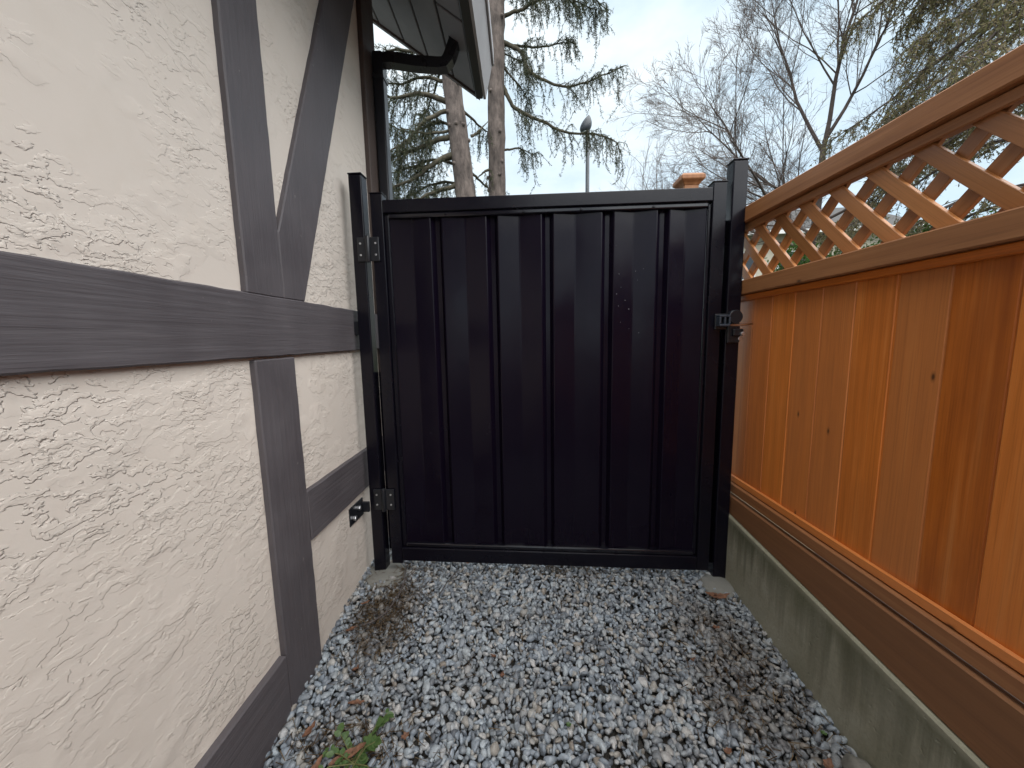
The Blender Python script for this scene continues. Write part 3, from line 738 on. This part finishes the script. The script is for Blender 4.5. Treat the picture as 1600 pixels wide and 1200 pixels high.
# footings
def lump(name, label, cx, cy, rx_, ry_, h_, mat, cat, group, seed, zb):
    v, f = V2.copy(), F2
    bm = bmesh.new(); bmesh.ops.create_icosphere(bm, subdivisions=4, radius=1.0)
    for q_ in bm.verts:
        d = 1 + 0.18 * mnoise.noise(q_.co * 1.6 + Vector((seed, 0, 0))) + 0.07 * mnoise.noise(q_.co * 5 + Vector((0, seed, 0)))
        q_.co = Vector((q_.co.x * rx_ * d, q_.co.y * ry_ * d, q_.co.z * h_ * d))
    me = bpy.data.meshes.new(name); bm.to_mesh(me); bm.free()
    o = link(name, me, mat, None, True); o.location = (cx, cy, zb); return tag(o, label, cat, group)
lump('concrete_footing', 'grey concrete footing at the base of the hinge post', -0.715, 1.765, 0.120, 0.105, 0.026, M['footing'], 'footing', 'post footings', 3.0, gz(1.75) - 0.008)
lump('concrete_footing', 'grey concrete footing at the base of the latch post', 0.945, 1.690, 0.085, 0.085, 0.026, M['footing'], 'footing', 'post footings', 8.0, gz(1.68) - 0.006)
lump('rock', 'rough brown grey rock against the concrete wall at the front', 0.965, 0.935, 0.040, 0.050, 0.038, M['rock'], 'rock', None, 5.0, gz(0.94) + 0.008)

# ================================================================== litter one can count
def leaf_mesh(name, L, W, curl, fold, seed):
    rnd = random.Random(seed); n = 9; v, f = [], []
    for i in range(n):
        t = i / (n - 1); w_ = W * math.sin(math.pi * min(1, t * 0.93 + 0.05)) ** 0.8 * (1 - 0.25 * t) * rnd.uniform(0.82, 1.1)
        zc = curl * (t - 0.5) ** 2 * 4 + rnd.uniform(-0.0015, 0.0015)
        xo = L * (t - 0.5); yo = rnd.uniform(-0.003, 0.003)
        v += [(xo, yo - w_, zc + fold * w_ / W), (xo, yo, zc), (xo, yo + w_, zc + fold * w_ / W * rnd.uniform(0.5, 1.3))]
    for i in range(n - 1):
        for k in range(2): f.append((i * 3 + k, i * 3 + k + 1, i * 3 + k + 4, i * 3 + k + 3))
    k0 = len(v)
    v += [(p[0], p[1], p[2] - 0.0008) for p in v]
    f += [tuple(q_ + k0 for q_ in t_[::-1]) for t_ in f]
    return mesh(name, v, f)
leaves = [  # x, y, length, width, rot, label
    (-0.585, 1.118, 0.055, 0.011, 12, 'curled rust brown dead leaf lying on gravel above the green weed'),
    (-0.700, 1.035, 0.050, 0.014, 75, 'pale pink brown dead leaf beside the dark bottom board'),
    (-0.540, 0.975, 0.120, 0.014, 28, 'long pinkish bark sliver lying across the green weed'),
    (-0.628, 0.925, 0.085, 0.016, 80, 'orange brown dead leaf below the green weed at the bottom edge'),
    (-0.385, 1.022, 0.026, 0.010, 40, 'small brown leaf scrap right of the green weed'), (0.905, 1.590, 0.095, 0.018, 5, 'flat reddish leaf debris beside the latch post footing'),
    (0.870, 1.600, 0.050, 0.014, 160, 'small brown leaf scrap left of the reddish debris by the latch post'), (-0.735, 1.415, 0.045, 0.014, 20, 'tan dead leaf against the stucco wall base'),
    (-0.735, 1.555, 0.045, 0.012, 50, 'small tan leaf scrap at the wall base near the hinge post footing'), (-0.120, 1.290, 0.026, 0.009, -20, 'small rust leaf scrap mid path, the farther of two'), (-0.085, 1.215, 0.024, 0.008, 70, 'small rust leaf scrap mid path, the nearer of two'),
    (-0.300, 1.835, 0.050, 0.012, -30, 'orange brown leaf scrap under the gate near the hinge side'), (0.640, 1.280, 0.022, 0.008, 10, 'small leaf scrap left of the silty patch near the concrete wall'), (0.610, 0.985, 0.028, 0.010, 20, 'small leaf scrap on gravel nearest the bottom edge at right'),
    (-0.640, 1.240, 0.030, 0.010, 60, 'small leaf scrap beside the dark vertical board foot'), (0.885, 0.955, 0.034, 0.013, 35, 'small orange leaf beside the rock at the concrete wall'), (0.800, 1.420, 0.040, 0.010, 15, 'narrow brown leaf scrap in the silty patch near the concrete wall')]
for i, (x_, y_, L_, W_, rz_, lab) in enumerate(leaves):
    o = link('dead_leaf', leaf_mesh('dead_leaf', L_, W_, random.uniform(0.004, 0.012), random.uniform(0.003, 0.010), i), M['deadleaf'], None, True)
    o.location = (x_, y_, gz(y_) + 0.018); o.rotation_euler = (random.uniform(-0.2, 0.2), random.uniform(-0.2, 0.2), R(rz_))
    tag(o, lab or 'small brown leaf scrap scattered on the gravel', 'leaf', 'dead leaves on the gravel')
tw = Tubes()
tw.add([(-0.700, 1.430, gz(1.43) + 0.022), (-0.655, 1.445, gz(1.45) + 0.026), (-0.615, 1.49, gz(1.49) + 0.028), (-0.590, 1.58, gz(1.58) + 0.026), (-0.588, 1.68, gz(1.68) + 0.03), (-0.605, 1.75, 0.035), (-0.61, 1.80, 0.028)], [0.0022, 0.003, 0.0034, 0.0036, 0.0036, 0.0034, 0.003], 6)
tw.add([(-0.588, 1.68, gz(1.68) + 0.03), (-0.55, 1.755, 0.034), (-0.50, 1.79, 0.026)], [0.0026, 0.002, 0.0014], 5)
tag(tw.build('fallen_twig', M['twig']), 'thin curved grey twig lying on gravel beside the hinge post', 'twig')
tw = Tubes(); tw.add([(-0.40, 1.60, gz(1.6) + 0.022), (-0.375, 1.68, gz(1.68) + 0.024), (-0.335, 1.76, 0.026)], [0.0012, 0.0016, 0.0012], 5)
tag(tw.build('fallen_twig', M['straw']), 'short pale straw stalk on gravel in front of the gate', 'twig')

# green weed at the bottom left
weed = thing('weed_plant', 'small green leafy weed growing in gravel beside the house', 'weed', (-0.52, 0.955, gz(0.955) + 0.01))
def oval(name, L, W):
    n = 7; v, f = [], []
    for i in range(n):
        t = i / (n - 1); w_ = W * max(0.04, math.sin(math.pi * t)) ** 0.7
        v += [(L * t, -w_, 0.10 * w_ - 0.22 * L * (t - 0.3) ** 2), (L * t, 0, -0.22 * L * (t - 0.3) ** 2 - 0.1 * w_), (L * t, w_, 0.10 * w_ - 0.22 * L * (t - 0.3) ** 2)]
    for i in range(n - 1):
        for k in range(2): f.append((i * 3 + k, i * 3 + k + 1, i * 3 + k + 4, i * 3 + k + 3))
    k0 = len(v); v += [(p[0], p[1], p[2] - 0.0005) for p in v]; f += [tuple(q_ + k0 for q_ in t_[::-1]) for t_ in f]
    me = mesh(name, v, f); me.materials.append(M['weed']); me.polygons.foreach_set('use_smooth', [True] * len(me.polygons)); return me
ov = [oval('leaf', 0.022, 0.006), oval('leaf', 0.017, 0.007), oval('leaf', 0.030, 0.010)]
stems = [[(0, 0, 0), (0.02, 0.045, 0.02), (0.035, 0.095, 0.028), (0.06, 0.13, 0.03)], [(0, 0, 0), (-0.045, 0.01, 0.02), (-0.10, 0.02, 0.018)], [(0, 0, 0), (0.01, -0.04, 0.025), (0.0, -0.09, 0.03)],
         [(0, 0, 0), (0.05, -0.02, 0.02), (0.085, -0.05, 0.02)], [(0, 0, 0), (-0.06, -0.03, 0.03), (-0.11, -0.07, 0.02)], [(0, 0, 0), (0.03, 0.02, 0.035), (0.055, 0.03, 0.04)], [(0, 0, 0), (-0.05, 0.045, 0.02), (-0.09, 0.085, 0.018)]]
for st in stems:
    tube('stem', st, [0.0022, 0.0018, 0.0014, 0.001][:len(st)], M['weedstem'], weed, 5)
    for si in range(len(st) - 1):
        a_, b_ = Vector(st[si]), Vector(st[si + 1])
        for k in range(7):
            p = a_.lerp(b_, (k + 0.6) / 7.2)
            d_ = (b_ - a_).normalized(); az = math.atan2(d_.y, d_.x) + random.choice((-1, 1)) * random.uniform(0.4, 1.4)
            o = bpy.data.objects.new('leaf', random.choice(ov)); col.objects.link(o); o.parent = weed
            o.location = p; o.rotation_euler = (random.uniform(-0.4, 0.4), random.uniform(-0.5, 0.1), az); s_ = random.uniform(0.7, 1.15); o.scale = (s_, s_, s_)
for (x_, y_, lab) in ((0.97 - 0.03, 1.04, 'tiny green sprout at the foot of the concrete wall'), (0.14, 1.06, 'tiny green sprout in the middle of the gravel')):
    sp = thing('weed_sprout', lab, 'weed', (x_, y_, gz(y_) + 0.014), 0, 'sprouts in the gravel')
    for k in range(5):
        o = bpy.data.objects.new('leaf', ov[1]); col.objects.link(o); o.parent = sp; o.rotation_euler = (0, -0.4, k * 1.25 + x_); o.scale = (0.55,) * 3

# ================================================================== trees
def bezier(pts, n):
    """smooth polyline through control points (Catmull-Rom)"""
    P = np.asarray(pts, float); P = np.vstack([2 * P[0] - P[1], P, 2 * P[-1] - P[-2]]); out = []
    for i in range(1, len(P) - 2):
        for t in np.linspace(0, 1, n, endpoint=False):
            a, b, c, d = P[i - 1], P[i], P[i + 1], P[i + 2]
            out.append(0.5 * ((2 * b) + (-a + c) * t + (2 * a - 5 * b + 4 * c - d) * t * t + (-a + 3 * b - 3 * c + d) * t ** 3))
    out.append(P[-2]); return np.array(out)

class Needles:
    def __init__(s): s.P = []; s.D = []; s.L = []; s.W = []
    def strand(s, pts, step, length, width, r):
        pts = np.asarray(pts); seg = np.linalg.norm(np.diff(pts, axis=0), axis=1); L = seg.sum(); n = max(2, int(L / step))
        cum = np.concatenate([[0], np.cumsum(seg)]); t = np.sort(r.uniform(0, L, n))
        p = np.stack([np.interp(t, cum, pts[:, k]) for k in range(3)], 1)
        tg = np.gradient(pts, axis=0); tg = np.stack([np.interp(t, cum, tg[:, k]) for k in range(3)], 1); tg /= np.linalg.norm(tg, axis=1)[:, None] + 1e-9
        d = r.normal(size=(n, 3)); d = d / (np.linalg.norm(d, axis=1)[:, None]) + tg * 0.7 + np.array([0, 0, -0.25]); d /= np.linalg.norm(d, axis=1)[:, None]
        s.P.append(p); s.D.append(d); s.L.append(length * r.uniform(0.5, 1.25, n)); s.W.append(width * r.uniform(0.6, 1.3, n))
    def build(s, name, mat, parent):
        P, D, L, W = map(np.concatenate, (s.P, s.D, s.L, s.W)); n = len(P)
        r = np.random.default_rng(5); sd = np.cross(D, r.normal(size=(n, 3))); sd /= np.linalg.norm(sd, axis=1)[:, None] + 1e-9
        V = np.stack([P - sd * W[:, None] * 0.35, P + D * L[:, None] * 0.45 - sd * W[:, None] * 0.5, P + D * L[:, None], P + D * L[:, None] * 0.45 + sd * W[:, None] * 0.5], 1).reshape(-1, 3)
        F = np.arange(4 * n).reshape(-1, 4)
        return link(name, np_mesh(name, V, F), mat, parent)

def conifer(label, base, trunk_pts, r0, r1, limbs, seed, strand_len=(0.10, 0.72), dens=1.0, needle=(0.090, 0.016), mat='needles', side_len=1.0, cat='tree', group='evergreen trees', limbmat='limb'):
    r = np.random.default_rng(seed)
    t = thing('conifer_tree', label, cat, base, 0, group)
    B = np.array(base)
    tp = bezier(trunk_pts, 8); rad = np.linspace(r0, r1, len(tp)) * (1 + 0.05 * r.normal(size=len(tp)))
    tt = Tubes(); tt.add(tp - B, rad, 14)
    # knots and stubs on the bark
    for k in range(26):
        f_ = r.uniform(0.25, 0.95); i = int(f_ * (len(tp) - 1)); az = r.uniform(0, 2 * math.pi); d = np.array([math.cos(az), math.sin(az), 0.1])
        tt.add(np.array([tp[i] + d * rad[i] * 0.8, tp[i] + d * rad[i] * 1.10, tp[i] + d * rad[i] * 1.2]) - B, [0.07, 0.055, 0.02], 6)
    tt.build('trunk', M['bark'], t)
    nd = Needles(); tw_ = Tubes()
    for lp, lr, ld in limbs:
        c = bezier(lp, 7); n = len(c)
        c = c + np.cumsum(r.normal(size=c.shape) * 0.012, axis=0)
        lt_ = Tubes(); lt_.add(c - B, np.linspace(lr, lr * 0.22, n), 7)
        lt_.build('branch', M[limbmat], t)
        L = np.linalg.norm(np.diff(c, axis=0), axis=1).sum(); m = int(L * 7.5 * dens * ld)
        for q_ in range(m):
            f_ = r.uniform(0.12, 1.0) ** 0.8; x_ = f_ * (n - 1); i = min(int(x_), n - 2); p = c[i] + (c[i + 1] - c[i]) * (x_ - i)
            tg = c[i + 1] - c[i]; tg = tg / np.linalg.norm(tg)
            sd = np.cross(tg, [0, 0, 1.0]); sd /= np.linalg.norm(sd) + 1e-9
            d = tg * r.uniform(0.2, 0.9) + sd * r.choice([-1, 1]) * r.uniform(0.2, 1.0) + np.array([0, 0, r.uniform(-0.5, 0.15)]); d /= np.linalg.norm(d)
            l1 = side_len * r.uniform(0.15, 0.75) * (1.15 - 0.6 * f_)
            e = p + d * l1 + np.array([0, 0, -0.12 * l1])
            e2 = e + d * l1 * 0.3 + np.array([0, 0, -r.uniform(*strand_len)])
            s_ = bezier([p, (p + e) / 2 + np.array([0, 0, 0.03]), e, e2], 3)
            tw_.add(s_ - B, np.linspace(0.011, 0.004, len(s_)), 3, False)
            nd.strand(s_ - B, 0.020 / dens ** 0.5, needle[0], needle[1], r)
            for h_ in range(r.integers(1, 4)):
                j = r.integers(1, len(s_)); a_ = s_[j]
                b_ = a_ + r.normal(size=3) * np.array([0.16, 0.16, 0.05]) + np.array([0, 0, -r.uniform(*strand_len) * 0.8])
                h2 = np.array([a_, (a_ + b_) / 2 + r.normal(size=3) * 0.03, b_])
                tw_.add(h2 - B, np.linspace(0.006, 0.003, 3), 3, False)
                nd.strand(h2 - B, 0.022 / dens ** 0.5, needle[0], needle[1], r)
    tw_.build('twigs', M[limbmat], t)
    nd.build('crown', M[mat], t)
    return t

def p12(px, py, y=12.0):
    """photo bearing to metres at a chosen distance (used only to lay the limbs out)"""
    d = CAM @ np.array([px - 800, py - 600, 575.0]); s_ = y / d[1]
    return np.array([d[0] * s_, y, 1.2 + d[2] * s_])
def limb(pts, y0, y1, r_=0.07, dens=1.0):
    n = len(pts); return ([p12(px, py, y0 + (y1 - y0) * i / (n - 1)) for i, (px, py) in enumerate(pts)], r_, dens)
def rnd_limbs(axis_pts, n, zr, Lr, r, dens=1.0, droop=0.25):
    out = []
    tp = bezier(axis_pts, 8)
    for i in range(n):
        z_ = r.uniform(*zr); k = int(np.argmin(abs(tp[:, 2] - z_))); p = tp[k]; az = r.uniform(0.15 * math.pi, 0.95 * math.pi) if i % 3 else r.uniform(0, 2 * math.pi)
        L = r.uniform(*Lr); d = np.array([math.cos(az), math.sin(az), 0])
        out.append(([p, p + d * L * 0.4 + np.array([0, 0, -droop * L * 0.35]), p + d * L * 0.75 + np.array([0, 0, -droop * L * 0.55]), p + d * L + np.array([0, 0, -droop * L * 0.4])], 0.05, dens))
    return out
rr = np.random.default_rng(21)
a0 = p12(727, 300); a1 = p12(707, 139)
ta = [np.array([a0[0] + 0.45, 12.0, 0.0]), np.array([a0[0] + 0.22, 12.0, 2.8]), a0, a1, a1 + (a1 - a0) * 1.2, a1 + (a1 - a0) * 2.6]
limbsA = [limb([(700, 160), (660, 150), (620, 158), (585, 150)], 12, 11.6, 0.085), limb([(705, 170), (670, 185), (640, 215), (605, 240)], 12, 11.2, 0.07),
          limb([(712, 212), (675, 225), (640, 238), (600, 246)], 12, 11.5, 0.09), limb([(716, 240), (680, 255), (640, 285), (600, 305)], 12, 11.3, 0.095),
          limb([(722, 285), (690, 298), (660, 312), (630, 330)], 12, 11.4, 0.08), limb([(700, 100), (660, 85), (620, 80), (580, 95)], 12, 11.8, 0.07),
          limb([(704, 130), (665, 120), (625, 128), (590, 120)], 12, 12.5, 0.06), limb([(712, 200), (680, 190), (640, 205), (600, 190)], 12, 13.0, 0.05, 1.2),
          limb([(718, 260), (680, 250), (645, 262), (600, 275)], 12, 13.2, 0.05, 1.2), limb([(735, 212), (748, 205), (760, 190)], 12, 12.4, 0.045, 0.2),
          limb([(725, 290), (690, 285), (650, 300), (610, 320)], 12, 13.4, 0.05, 1.2)] + rnd_limbs(ta, 8, (9.5, 14), (2, 3.5), rr) + rnd_limbs(ta, 5, (6.0, 9.0), (1.2, 2.0), rr, 0.5)
limbsA = [l for l in limbsA]
conifer('tall conifer with grey bark leaning left, its top behind the roof eave', (float(ta[0][0]), 12.0, 0.0), ta, 0.36, 0.24, limbsA, 31, dens=1.7)
b0 = p12(777, 300, 12.8); b1 = p12(775, 130, 12.8); b2_ = p12(774, 0, 12.8)
tbk = [np.array([b0[0] + 0.05, 12.8, 0.0]), np.array([b0[0] + 0.02, 12.8, 3.0]), b0, b1, b2_, b2_ + (b2_ - b1) * 1.5]
limbsB = [limb([(785, 66), (812, 78), (830, 110), (870, 132), (915, 125), (972, 98)], 12.8, 12.2, 0.07), limb([(785, 135), (800, 165), (835, 188), (880, 208), (930, 208), (965, 222)], 12.8, 12.4, 0.07),
          limb([(785, 28), (815, 18), (840, 5), (880, 0), (935, 25)], 12.8, 12.5, 0.06), limb([(785, 70), (820, 72), (860, 70), (890, 62)], 12.8, 13.4, 0.05),
          limb([(785, 235), (810, 232), (835, 238)], 12.8, 13.0, 0.04), limb([(772, 262), (758, 270), (742, 282)], 12.8, 12.5, 0.06, 0.2),
          limb([(785, -30), (830, -50), (890, -30), (940, 15)], 12.8, 12.0, 0.06), limb([(785, 0), (800, -20), (850, -30), (900, 20)], 12.8, 13.6, 0.06),
          limb([(785, 100), (810, 130), (822, 150), (830, 175)], 12.8, 13.6, 0.035)] + rnd_limbs(tbk, 9, (12.5, 17), (2, 3.5), rr)
conifer('tall straight conifer with drooping twigs right of the leaning trunk', (float(tbk[0][0]), 12.8, 0.0), tbk, 0.30, 0.26, limbsB, 32, dens=1.6)
# cedar on the right, beyond the fence
rc = np.random.default_rng(77)
tc_ = [np.array([11.6, 7.9, 0.0]), np.array([11.6, 7.9, 4.0]), np.array([11.5, 7.9, 8.0]), np.array([11.5, 7.9, 13.0])]
limbsC = []
for i in range(72):
    z_ = rc.uniform(2.8, 12.0); az = rc.uniform(0.62 * math.pi, 1.30 * math.pi); L = rc.uniform(2.6, 4.6) * (1 - max(0, z_ - 9) * 0.10)
    p = np.array([11.55, 7.9, z_]); d = np.array([math.cos(az), math.sin(az), 0])
    limbsC.append(([p, p + d * L * 0.4 + np.array([0, 0, 0.1]), p + d * L * 0.75 + np.array([0, 0, -0.28 * L * 0.7]), p + d * L + np.array([0, 0, -0.35 * L])], 0.045, 1.0))
conifer('olive brown cedar with sweeping branches above the lattice at the right edge', (11.6, 7.9, 0.0), tc_, 0.32, 0.12, limbsC, 33, (0.12, 0.40), 0.85, (0.085, 0.026), 'cedarleaf', 1.2, limbmat='twigbark')

# bare deciduous trees
def bare_tree(label, base, stems, seed, levels, scale=1.0, group='bare trees', sides0=9, dens=1.0):
    r = np.random.default_rng(seed); t = thing('bare_tree', label, 'tree', base, 0, group); B = np.array(base)
    trunk = Tubes(); boughs = Tubes(); twigs = Tubes()
    def grow(p, d, L, rad, lev):
        n = 7 if lev < 2 else (5 if lev < 4 else 4); pts = [p]; dd = d.copy()
        for i in range(n - 1):
            dd = dd + r.normal(size=3) * (0.08 if lev < 2 else 0.07) + np.array([0, 0, 0.05 if lev < 3 else 0.02]); dd /= np.linalg.norm(dd); pts.append(pts[-1] + dd * L / (n - 1))
        pts = np.array(pts); rd = np.linspace(rad, rad * (0.16 if lev == 0 else 0.28), n)
        (trunk if lev == 0 else boughs if lev <= 2 else twigs).add(pts - B, rd, 8 if lev == 0 else 6 if lev == 1 else 5 if lev == 2 else 3, False)
        if lev >= levels: return
        cnt = [0, 18, 9, 6, 4, 3][lev + 1] if lev + 1 < 6 else 2
        cnt = max(2, int(cnt * dens * r.uniform(0.75, 1.25)))
        for k in range(cnt):
            f_ = r.uniform(0.18, 1.0); x_ = f_ * (n - 1); i = min(int(x_), n - 2); q_ = pts[i] + (pts[i + 1] - pts[i]) * (x_ - i)
            tg = pts[i + 1] - pts[i]; tg /= np.linalg.norm(tg); a_ = r.normal(size=3); a_ -= tg * a_.dot(tg); a_ /= np.linalg.norm(a_)
            an = r.uniform(0.40, 0.85); nd_ = tg * math.cos(an) + a_ * math.sin(an)
            grow(q_, nd_, L * r.uniform(0.34, 0.58) * (1.2 - 0.45 * f_), max(rad * (1 - 0.6 * f_) * r.uniform(0.34, 0.52), 0.0038 * scale), lev + 1)
    for (p0, p1, r0_, r1_) in stems['trunk']:
        c = bezier([p0, (np.array(p0) + np.array(p1)) / 2 + r.normal(size=3) * 0.05, p1], 5); trunk.add(c - B, np.linspace(r0_, r1_, len(c)), sides0)
    for (p, d, L, rad) in stems['boughs']:
        d = np.array(d, float); grow(np.array(p, float), d / np.linalg.norm(d), L, rad, 0)
    trunk.build('trunk', M['twigbark'], t); boughs.build('branches', M['twigbark'], t); twigs.build('crown', M['twigbark'], t)
    return t
bare_tree('big bare deciduous tree spreading above the lattice fence', (8.2, 11.0, 0), {
    'trunk': [((8.2, 11, 0), (8.25, 11, 3.4), 0.17, 0.13), ((8.22, 11, 3.0), (8.42, 11, 6.3), 0.105, 0.066)],
    'boughs': [((8.40, 11, 6.0), (0.06, 0.0, 1), 5.6, 0.061), ((8.3, 11, 4.6), (-0.80, 0.1, 0.449), 4.6, 0.048), ((8.2, 11, 3.4), (-0.62, -0.15, 0.449), 5.0, 0.061), ((8.38, 11, 5.6), (0.75, 0.1, 0.425), 4.8, 0.048),
               ((8.4, 11, 6.2), (-0.35, 0.3, 1), 4.8, 0.048), ((8.3, 11, 4.2), (0.9, -0.3, 0.330), 4.4, 0.043), ((8.25, 11, 3.6), (-0.95, 0.2, 0.189), 3.9, 0.038), ((8.42, 11, 6.4), (0.42, -0.3, 1), 5.0, 0.048), ((8.3, 11, 4.0), (0.2, 0.9, 0.378), 4.2, 0.043)]}, 41, 4)
bare_tree('slim distant bare tree whose twig tips show above the gate rail', (8.6, 25.0, 0), {
    'trunk': [((8.6, 25, 0), (8.6, 25, 7.5), 0.20, 0.12)],
    'boughs': [((8.6, 25, 7.3), (0.0, 0, 1), 5.0, 0.06), ((8.6, 25, 7.0), (-0.3, 0, 1), 5.0, 0.06), ((8.6, 25, 7.0), (0.35, 0.1, 1), 4.6, 0.06), ((8.6, 25, 6.6), (-0.6, 0.1, 1), 4.6, 0.05)]}, 42, 3, 1.4, dens=0.55)

# leafy shrub seen through the lattice
def shrub(label, base, rx_, h_, n, seed):
    r = np.random.default_rng(seed); t = thing('leafy_shrub', label, 'shrub', base, 0, 'shrubs beyond the fence'); st = Tubes()
    for k in range(14):
        az = r.uniform(0, 6.28); e = np.array([math.cos(az) * rx_ * 0.7 * r.random(), math.sin(az) * rx_ * 0.7 * r.random(), h_ * r.uniform(0.6, 0.95)])
        st.add(bezier([np.zeros(3), e * np.array([0.4, 0.4, 0.5]), e], 4), np.linspace(0.035, 0.008, 9), 5)
    st.build('trunk', M['limb'], t)
    c = r.normal(size=(60, 3)); c /= np.linalg.norm(c, axis=1)[:, None]; c *= r.uniform(0.45, 0.95, (60, 1)); c = c * np.array([rx_, rx_, h_ * 0.48]) + np.array([0, 0, h_ * 0.54])
    P = c[r.integers(0, 60, n)] + r.normal(size=(n, 3)) * rx_ * 0.13
    D = r.normal(size=(n, 3)); D /= np.linalg.norm(D, axis=1)[:, None]; S = np.cross(D, r.normal(size=(n, 3))); S /= np.linalg.norm(S, axis=1)[:, None]
    L = r.uniform(0.05, 0.10, n)[:, None]
    Vv = np.stack([P, P + D * L * 0.5 + S * L * 0.3, P + D * L, P + D * L * 0.5 - S * L * 0.3], 1).reshape(-1, 3)
    link('crown', np_mesh('crown', Vv, np.arange(4 * n).reshape(-1, 4)), M['leaf'], t)
shrub('bright green leafy shrub behind the lattice at the right edge', (7.6, 5.4, 0), 1.1, 3.75, 7000, 51)
shrub('dense green shrub behind the lattice beside the bare tree trunk', (9.6, 10.2, 0), 1.5, 4.2, 8000, 52)
shrub('small green shrub behind the lattice nearest the gate', (7.1, 10.0, 0), 0.9, 3.6, 5000, 53)

# ================================================================== lamp pole
lp = thing('lamp_pole', 'tall slim grey lamp pole with rounded head standing behind the gate', 'lamp pole', (2.51, 14.0, 0))
tube('pole', [(0, 0, 0), (0, 0, 4.5), (0, 0, 8.45)], [0.090, 0.074, 0.064], M['lamp'], lp, 14)
bm = bmesh.new(); bmesh.ops.create_uvsphere(bm, u_segments=18, v_segments=14, radius=1)
for v_ in bm.verts:
    k_ = 0.5 + 0.5 * v_.co.z
    s_ = 1.05 - 0.62 * k_ ** 1.3
    v_.co = Vector((v_.co.x * 0.235 * s_ + 0.16 * k_ - 0.125, v_.co.y * 0.20 * s_, v_.co.z * 0.29 + 8.66))
hm = bpy.data.meshes.new('lamp_head'); bm.to_mesh(hm); bm.free()
hd = link('lamp_head', hm, M['lamp'], lp, True)
box('collar', -0.07, 0.07, -0.07, 0.07, 8.36, 8.44, M['lamp'], lp, 0.02)
o = link('lens', cyl_me('lens', 0.10, 0.05, 16, 'z', 0.012), M['lens'], hd); o.location = (-0.10, 0, 8.40)

# ================================================================== houses beyond the fence
def far_house(label, cx, cy, w_, d_, zw, zr, rz_, wallm, wins):
    h = thing('far_house', label, 'house', (cx, cy, 0), rz_, 'houses beyond the fence')
    box('wall', -w_ / 2, w_ / 2, 0, d_, 0, zw, wallm, h)
    ov_ = 0.5
    v = [(-w_ / 2 - ov_, -ov_, zw - 0.15), (w_ / 2 + ov_, -ov_, zw - 0.15), (w_ / 2 + ov_, d_ / 2, zr), (-w_ / 2 - ov_, d_ / 2, zr), (-w_ / 2 - ov_, d_ + ov_, zw - 0.15), (w_ / 2 + ov_, d_ + ov_, zw - 0.15)]
    v2 = [(p[0], p[1], p[2] + 0.2) for p in v]
    f = [(0, 3, 2, 1), (3, 4, 5, 2), (6, 7, 8, 9), (9, 8, 11, 10), (0, 1, 7, 6), (1, 2, 8, 7), (2, 5, 11, 8), (5, 4, 10, 11), (4, 3, 9, 10), (3, 0, 6, 9)]
    rf = link('roof', mesh('roof', v + v2, f), M['shingle'], h)
    box('gutter', -w_ / 2 - ov_, w_ / 2 + ov_, -ov_ - 0.13, -ov_ - 0.005, zw - 0.14, zw + 0.03, M['trimwhite'], rf)
    for sx in (-1, 1):   # gable ends
        x_ = sx * (w_ / 2 - 0.02)
        link('gable', mesh('gable', [(x_, 0.02, zw), (x_, d_ - 0.02, zw), (x_, d_ / 2, zr - 0.1)], [(0, 1, 2)]), wallm, h)
    for (x0, x1, z0, z1) in wins:
        fr = box('window', x0, x1, -0.05, 0.02, z0, z1, M['trimwhite'], h)
        xm = (x0 + x1) / 2
        box('pane', x0 + 0.08, xm - 0.03, -0.06, -0.052, z0 + 0.08, z1 - 0.08, M['glass'], fr); box('pane', xm + 0.03, x1 - 0.08, -0.06, -0.052, z0 + 0.08, z1 - 0.08, M['glass'], fr)
    return h
far_house('pale cream house with grey roof behind the lattice near the gate', 14.2, 19.0, 9.0, 8.0, 6.1, 8.2, R(-4), M['siding'], [(-3.9, -2.4, 3.9, 5.3), (-1.4, 0.2, 3.9, 5.3), (1.4, 3.0, 3.9, 5.3), (-3.6, -2.2, 0.9, 2.3), (1.2, 3.2, 0.9, 2.3)])
far_house('grey house with low roof behind the bare tree and lattice', 22.5, 15.0, 8.0, 7.0, 4.4, 6.3, R(-28), M['siding2'], [(-3.0, -1.6, 2.6, 3.9), (-0.6, 1.0, 2.6, 3.9), (1.6, 3.2, 2.6, 3.9)])
